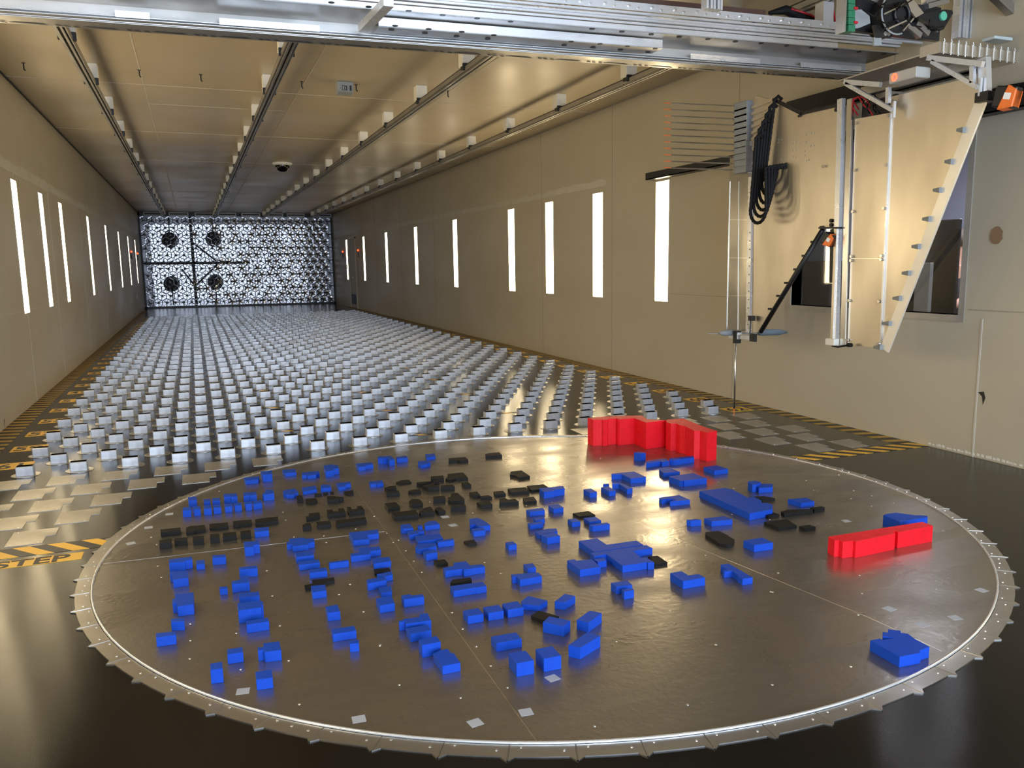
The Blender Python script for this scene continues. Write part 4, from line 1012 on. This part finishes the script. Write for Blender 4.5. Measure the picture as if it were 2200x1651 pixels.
# upper plate between the two brackets and bolted cross plate
a_, b_ = hit(1803, 172, 0, XM-.05), hit(2012, 106, 0, XM-.05)
mp(MB().quadbox([a_+Vector((0, 0, -.008)), b_+Vector((0, 0, -.008)), b_+Vector((.5, 0, -.008)), a_+Vector((.4, 0, -.008)), a_, b_, b_+Vector((.5, 0, 0)), a_+Vector((.4, 0, 0))]), 'top_plate', M['foil'])
a_, b_ = hit(2012, 103, 1, -2.2), hit(2199, 128, 1, -2.2)
mp(MB().quadbox([a_+Vector((0, -.02, -.03)), b_+Vector((0.2, -.02, -.03)), b_+Vector((.2, .12, -.03)), a_+Vector((0, .12, -.03)), a_+Vector((0, -.02, .03)), b_+Vector((.2, -.02, .03)), b_+Vector((.2, .12, .03)), a_+Vector((0, .12, .03))]), 'cross_plate', M['foil'])
for k in range(13):
    m = MB()
    q_ = a_.lerp(b_, (k+.3)/12.5)+Vector((0, -.035, 0)); m.tube([q_+Vector((0, 0, -.04)), q_+Vector((0, 0, .045))], .0035, 8); m.tube([q_+Vector((0, 0, -.034)), q_+Vector((0, 0, -.028))], .009, 6); m.tube([q_+Vector((0, 0, .028)), q_+Vector((0, 0, .036))], .008, 6)
    mp(m, 'bolt', M['chrome'])
m = MB().bar((XM+.05, *yz(1840, 196)), (XM+.05, *yz(2112, 128)), .03, .05).bar((XM+.12, *yz(1850, 215)), (XM+.12, *yz(1905, 200)), .2, .03)
mp(m, 'arm_profile', M['alu_dark'])
o = empty('control_box', hit(1948, 166, 0, XM-.1)); tag(o, 'white box with glowing red ring lamp under the gantry end', 'control box')
MB().box(-.05, .06, -.12, .09, -.025, .035).build('case', principled('pale_grey_box', (.50, .49, .45), .5), o, bevel=.005)
MB().tube([(-.052, .045+.018*math.cos(a*PI/12), .005+.018*math.sin(a*PI/12)) for a in range(24)], .0028, 8, closed=True).build('ring_lamp', M['redled'], o)
m = MB()
for k, (a0, a1, a2) in enumerate((((1838, 248), (1842, 212), (1862, 216)), ((1840, 235), (1852, 208), (1868, 236)))):
    m.tube([(XM+.02, *yz(*a0)), (XM-.02, *yz(a0[0]-2, a0[1]-18)), (XM-.03, *yz(*a1)), (XM-.02, *yz(a2[0]-6, a2[1]-8)), (XM+.0, *yz(*a2)), (XM+.02, *yz(a2[0]+2, a2[1]+12))], .005, 6)
mp(m, 'red_wire', M['redwire'], smooth=True)
m = MB(); random.seed(3)
for k in range(9):
    a_ = (1845+random.uniform(0, 50), 205+random.uniform(-5, 25)); b_ = (a_[0]+random.uniform(-15, 15), a_[1]+random.uniform(5, 20))
    m.tube([(XM-.0, *yz(*a_)), (XM-.03, *yz((a_[0]+b_[0])/2+6, (a_[1]+b_[1])/2)), (XM+.02, *yz(*b_))], .005, 6)
mp(m, 'wiring', M['rubber'], smooth=True)
mp(MB().slab([yz(1840, 218), yz(1912, 200), yz(1916, 242), yz(1838, 256)], 0, XM+.05, XM+.07), 'mast_cavity', M['ink'])

# ================================================================== THINGS ON THE GANTRY, TOP RIGHT
YG = -2.15
def gp(px_, py_, Y=YG): return hit(px_, py_, 1, Y)
def upright(cx_, wd, y_top, y_bot, lab):
    a_ = gp(cx_, y_bot, -1.85); hw = (gp(cx_+wd/2, y_bot).x-gp(cx_-wd/2, y_bot).x)/2
    o = empty('profile_post', a_); tag(o, lab, 'post', 'aluminium uprights above the gantry')
    mb = MB(); n = 5
    for k in range(n): x0 = -hw+2*hw*k/n; mb.box(x0+.004, x0+2*hw/n-.004, -.03 if k % 2 else -.024, .03, 0, H-a_.z)
    mb.build('profile', M['alu'], o)
upright(1530, 40, 0, 22, 'grooved aluminium upright left of the machine, rising from the gantry')
upright(2070, 42, 0, 84, 'grooved aluminium upright right of the machine, rising from the gantry')
o = empty('diagonal_profile', gp(2170, 30)); a_, b_ = gp(2135, -12)-o.location, gp(2230, 78)-o.location
MB().bar(a_, b_, .05, .05).bar(a_+Vector((.05, 0, .03)), b_+Vector((.05, 0, .03)), .02, .04).build('profile', M['alu_dark'], o)
tag(o, 'slanting grey aluminium profile at the top right corner', 'profile')
mc = empty('camera_machine', gp(1930, 60, -2.3)); tag(mc, 'black motorised machine with round drum on top of gantry', 'machine')
YM = -2.3; C0 = mc.location.copy()
def mq(mb, name, mat, **k): o_ = mb.build(name, mat, mc, **k); o_.matrix_parent_inverse = Matrix.Translation(-C0); return o_
def g2(px_, py_, dy=0): q_ = hit(px_, py_, 1, YM+dy); return q_
c_ = g2(1918, 32); r_ = (g2(1950, 32)-g2(1886, 32)).length/2
m = MB().tube([c_+Vector((0, .10, 0)), c_+Vector((0, -.02, 0))], r_, 28)
mq(m, 'drum', M['black'])
mq(MB().tube([c_+Vector((r_*1.02*math.cos(a*PI/16), -.03, r_*1.02*math.sin(a*PI/16))) for a in range(11, 27)], .005, 8), 'drum_ring', M['grey'], smooth=True)
mq(MB().tube([g2(1938, 30, -.03)+Vector((.05*math.cos(a*PI/12), 0, .05*math.sin(a*PI/12))) for a in range(24)], .009, 8, closed=True), 'lens_ring', M['black'], smooth=True)
def flatq(pts, name, mat, dy=-.01, th=.012):
    mb = MB(); P_ = [g2(*p_, dy) for p_ in pts]; mb.slab([(q_.x, q_.z) for q_ in P_], 1, YM+dy, YM+dy+th); return mq(mb, name, mat)
flatq([(1876, 54), (1920, 54), (1922, 70), (1915, 81), (1882, 81)], 'foot_bracket', M['black'])
flatq([(1878, 80), (1894, 80), (1894, 98), (1878, 98)], 'foot_bracket', M['grey'], -.005)
flatq([(1826, 22), (1850, 20), (1868, 34), (1870, 50), (1846, 60), (1826, 62)], 'motor_plate', M['grey'], .0)
flatq([(1965, 33), (2030, 20), (2046, 22), (2048, 28), (2027, 64), (2015, 62), (1990, 46)], 'motor_cover', M['black'], .0, .05)
q_ = g2(2028, 34, -.012); mq(MB().tube([q_+Vector((0, .012, 0)), q_], .024, 16), 'green_badge', principled('green_badge', (.10, .45, .30), .5))
flatq([(1905, 10), (1960, -4), (1985, 28), (1968, 38), (1952, 18), (1925, 14)], 'silver_plate', M['foil'], -.02)
for (x0, y0_, x1, y1_) in ((1948, 56, 1975, 78), (1966, 50, 1992, 74), (1985, 42, 2012, 66), (1985, 4, 2030, -8), (1990, 14, 2034, 2), (1862, -6, 1900, 10)):
    mq(MB().bar(g2(x0, y0_, .05), g2(x1, y1_, .05), .035, .03), 'grooved_bar', M['alu_dark'])
mq(MB().box(g2(1858, 30).x, g2(2040, 30).x, YM+.06, YM+.09, g2(1900, 66).z, g2(1900, -10).z), 'back_plate', M['black'])
random.seed(5)
for k in range(8):
    x0, y0_ = random.uniform(1850, 2000), random.uniform(-5, 50)
    mq(MB().tube([g2(x0, y0_, -.06), g2(x0+random.uniform(-15, 25), y0_+random.uniform(5, 20), -.09), g2(x0+random.uniform(10, 45), y0_+random.uniform(-10, 25), -.05)], .004, 6), 'cable', M['rubber'], smooth=True)
for (x0, y0_, x1, y1_) in ((1900, 30, 1945, 8), (1908, 62, 1948, 44), (1940, 66, 1962, 40)): mq(MB().bar(g2(x0, y0_, -.04), g2(x1, y1_, -.04), .010, .008), 'spoke', M['foil'])
for px_ in (1903, 1910): q_ = g2(px_, 72, -.015); mq(MB().tube([q_+Vector((0, .01, 0)), q_], .012, 12), 'bolt', M['chrome'])
cb = empty('circuit_rack', g2(1812, 36)); tag(cb, 'upright rack of green circuit boards left of the machine', 'circuit rack')
for k in range(5):
    q_ = g2(1814, 2+15*k)-cb.location
    MB().box(q_.x, q_.x+.045, -.03, .02, q_.z-.018, q_.z+.014).build('circuit_board', M['green'], cb)
    if k % 2: MB().box(q_.x+.035, q_.x+.06, -.035, -.02, q_.z-.012, q_.z+.0).build('connector', M['redwire'], cb)
q0, q1 = g2(1806, 0)-cb.location, g2(1804, 72)-cb.location
MB().box(q1.x-.004, q1.x+.003, -.04, .03, q1.z, q0.z+.05).build('side_plate', M['steel'], cb)
o = empty('glass_tray', gp(2140, 88)); tag(o, 'small clear tray lying on the right end of the gantry', 'tray')
MB().box(-.06, .09, -.04, .05, 0, .018).build('tray_body', principled('pale_tray', (.55, .62, .62), .3), o, bevel=.003)
ct = empty('cable_bundle', gp(1720, 36, -1.3)); tag(ct, 'black cable bundle with red wires lying on the gantry', 'cable bundle')
MB().tube([(-.25, 0, .0), (-.12, .0, .03), (0, 0, .0), (.12, 0, -.01), (.28, 0, -.04)], [.01, .03, .035, .015, .02], 8).build('cables', M['rubber'], ct, smooth=True)
MB().tube([(-.1, -.03, .03), (.05, -.03, .01), (.15, -.03, -.02), (.2, -.03, .05), (.24, -.03, .05), (.26, -.03, -.02)], .007, 6).build('red_wires', M['redwire'], ct, smooth=True)

# ================================================================== CONTROL ROOM BEHIND THE WINDOW
def cr(px_, py_, X): return hit(px_, py_, 0, X)
dk = tag(empty('desk', (6.35, -1.6, 0)), 'dark desk behind the window', 'desk')
MB().box(-.35, .45, -1.2, 1.5, .74, .78).build('desk_top', M['dark'], dk)
for x in (-.3, .4):
    for y in (-1.15, 1.45): MB().box(x-.02, x+.02, y-.02, y+.02, 0, .74).build('leg', M['dark'], dk)
a_, b_ = cr(1940, 478, 6.3), cr(2051, 640, 6.3)
mo = empty('monitor', (6.3, (a_.y+b_.y)/2, .78)); tag(mo, 'large black monitor seen through the window', 'monitor')
hw = abs(a_.y-b_.y)/2+.12; zt = a_.z-.78
MB().box(0, .03, -hw+.12, hw+.12, .06, zt).build('screen', principled('monitor_black', (.006, .006, .007), .25), mo, bevel=.004)
MB().box(-.08, .12, -.1, .1, 0, .012).box(.0, .03, -.03, .03, 0, .1).build('stand', M['black'], mo)
a_, b_ = cr(1968, 565, 6.1), cr(1993, 660, 6.1)
o = tag(empty('computer_tower', (6.1, (a_.y+b_.y)/2, .78)), 'pale computer tower in front of the monitor behind window', 'computer')
hw = abs(a_.y-b_.y)/2
MB().box(0, .04, -hw, hw, 0, a_.z-.78).build('case', principled('pale_case', (.30, .30, .27), .5), o, bevel=.004)
MB().tube([(-.004, 0, .09), (.0, 0, .09)], .022, 16).build('speaker_hole', M['ink'], o)
a_, b_ = cr(1690, 520, 6.9), cr(1766, 660, 6.9)
tag(MB().box(6.9, 6.95, b_.y, a_.y+.4, 0, 2.2).build('partition', M['slate']), 'blue grey partition in the left part of the window', 'partition')
tag(MB().box(6.45, 6.95, b_.y-.62, b_.y-.12, 0, 1.28).build('mast_reflection', M['dark'], bevel=.01), 'dark box standing in for the mast reflection in the window', 'mast_reflection')  # dark box added in place of the mast's reflection in the pane
# seated person, mostly hidden behind the monitor
q_ = cr(2062, 520, 7.35)
per = tag(empty('person', (7.35, q_.y, 0)), 'person with brown hair seated behind the large monitor', 'person')
def skinned(name, pts, edges, mat, parent, sub=2):
    me = bpy.data.meshes.new(name); me.from_pydata([p_[:3] for p_ in pts], edges, []); o_ = link(name, me, parent); me.materials.append(mat)
    md = o_.modifiers.new('s', 'SKIN'); me.skin_vertices.new() if not me.skin_vertices else None
    for v_, p_ in zip(me.skin_vertices[0].data, pts): v_.radius = (p_[3], p_[3])
    me.skin_vertices[0].data[0].use_root = True
    s_ = o_.modifiers.new('u', 'SUBSURF'); s_.levels = s_.render_levels = sub; return o_
hz = q_.z-.02
skinned('body', [(0, 0, .50, .14), (0, 0, .75, .14), (0, 0, hz-.30, .16), (0, 0, hz-.16, .06), (-.01, 0, hz-.02, .085), (-.01, 0, hz+.06, .08),
                 (0, .19, hz-.27, .055), (-.06, .24, .98, .045), (-.30, .16, .84, .034), (-.38, .14, .82, .03), (0, -.19, hz-.27, .055), (-.06, -.24, .98, .045), (-.30, -.16, .84, .034), (-.38, -.14, .82, .03),
                 (-.05, .10, .48, .09), (-.45, .11, .50, .065), (-.42, .11, .08, .045), (-.05, -.10, .48, .09), (-.45, -.11, .50, .065), (-.42, -.11, .08, .045)],
        [(0, 1), (1, 2), (2, 3), (3, 4), (4, 5), (2, 6), (6, 7), (7, 8), (8, 9), (2, 10), (10, 11), (11, 12), (12, 13), (0, 14), (14, 15), (15, 16), (0, 17), (17, 18), (18, 19)], M['skin'], per)
skinned('shirt', [(0, 0, .52, .155), (0, 0, .75, .155), (0, 0, hz-.30, .175), (0, .20, hz-.28, .065), (-.05, .24, 1.02, .058), (0, -.20, hz-.28, .065), (-.05, -.24, 1.02, .058)], [(0, 1), (1, 2), (2, 3), (3, 4), (2, 5), (5, 6)], principled('dark_shirt', (.03, .03, .05), .8), per)
MB().lathe([(.10, -.02), (.118, .04), (.10, .10), (.05, .135)], (.02, 0, hz+.0), 16).build('hair', M['hair'], per, smooth=True)
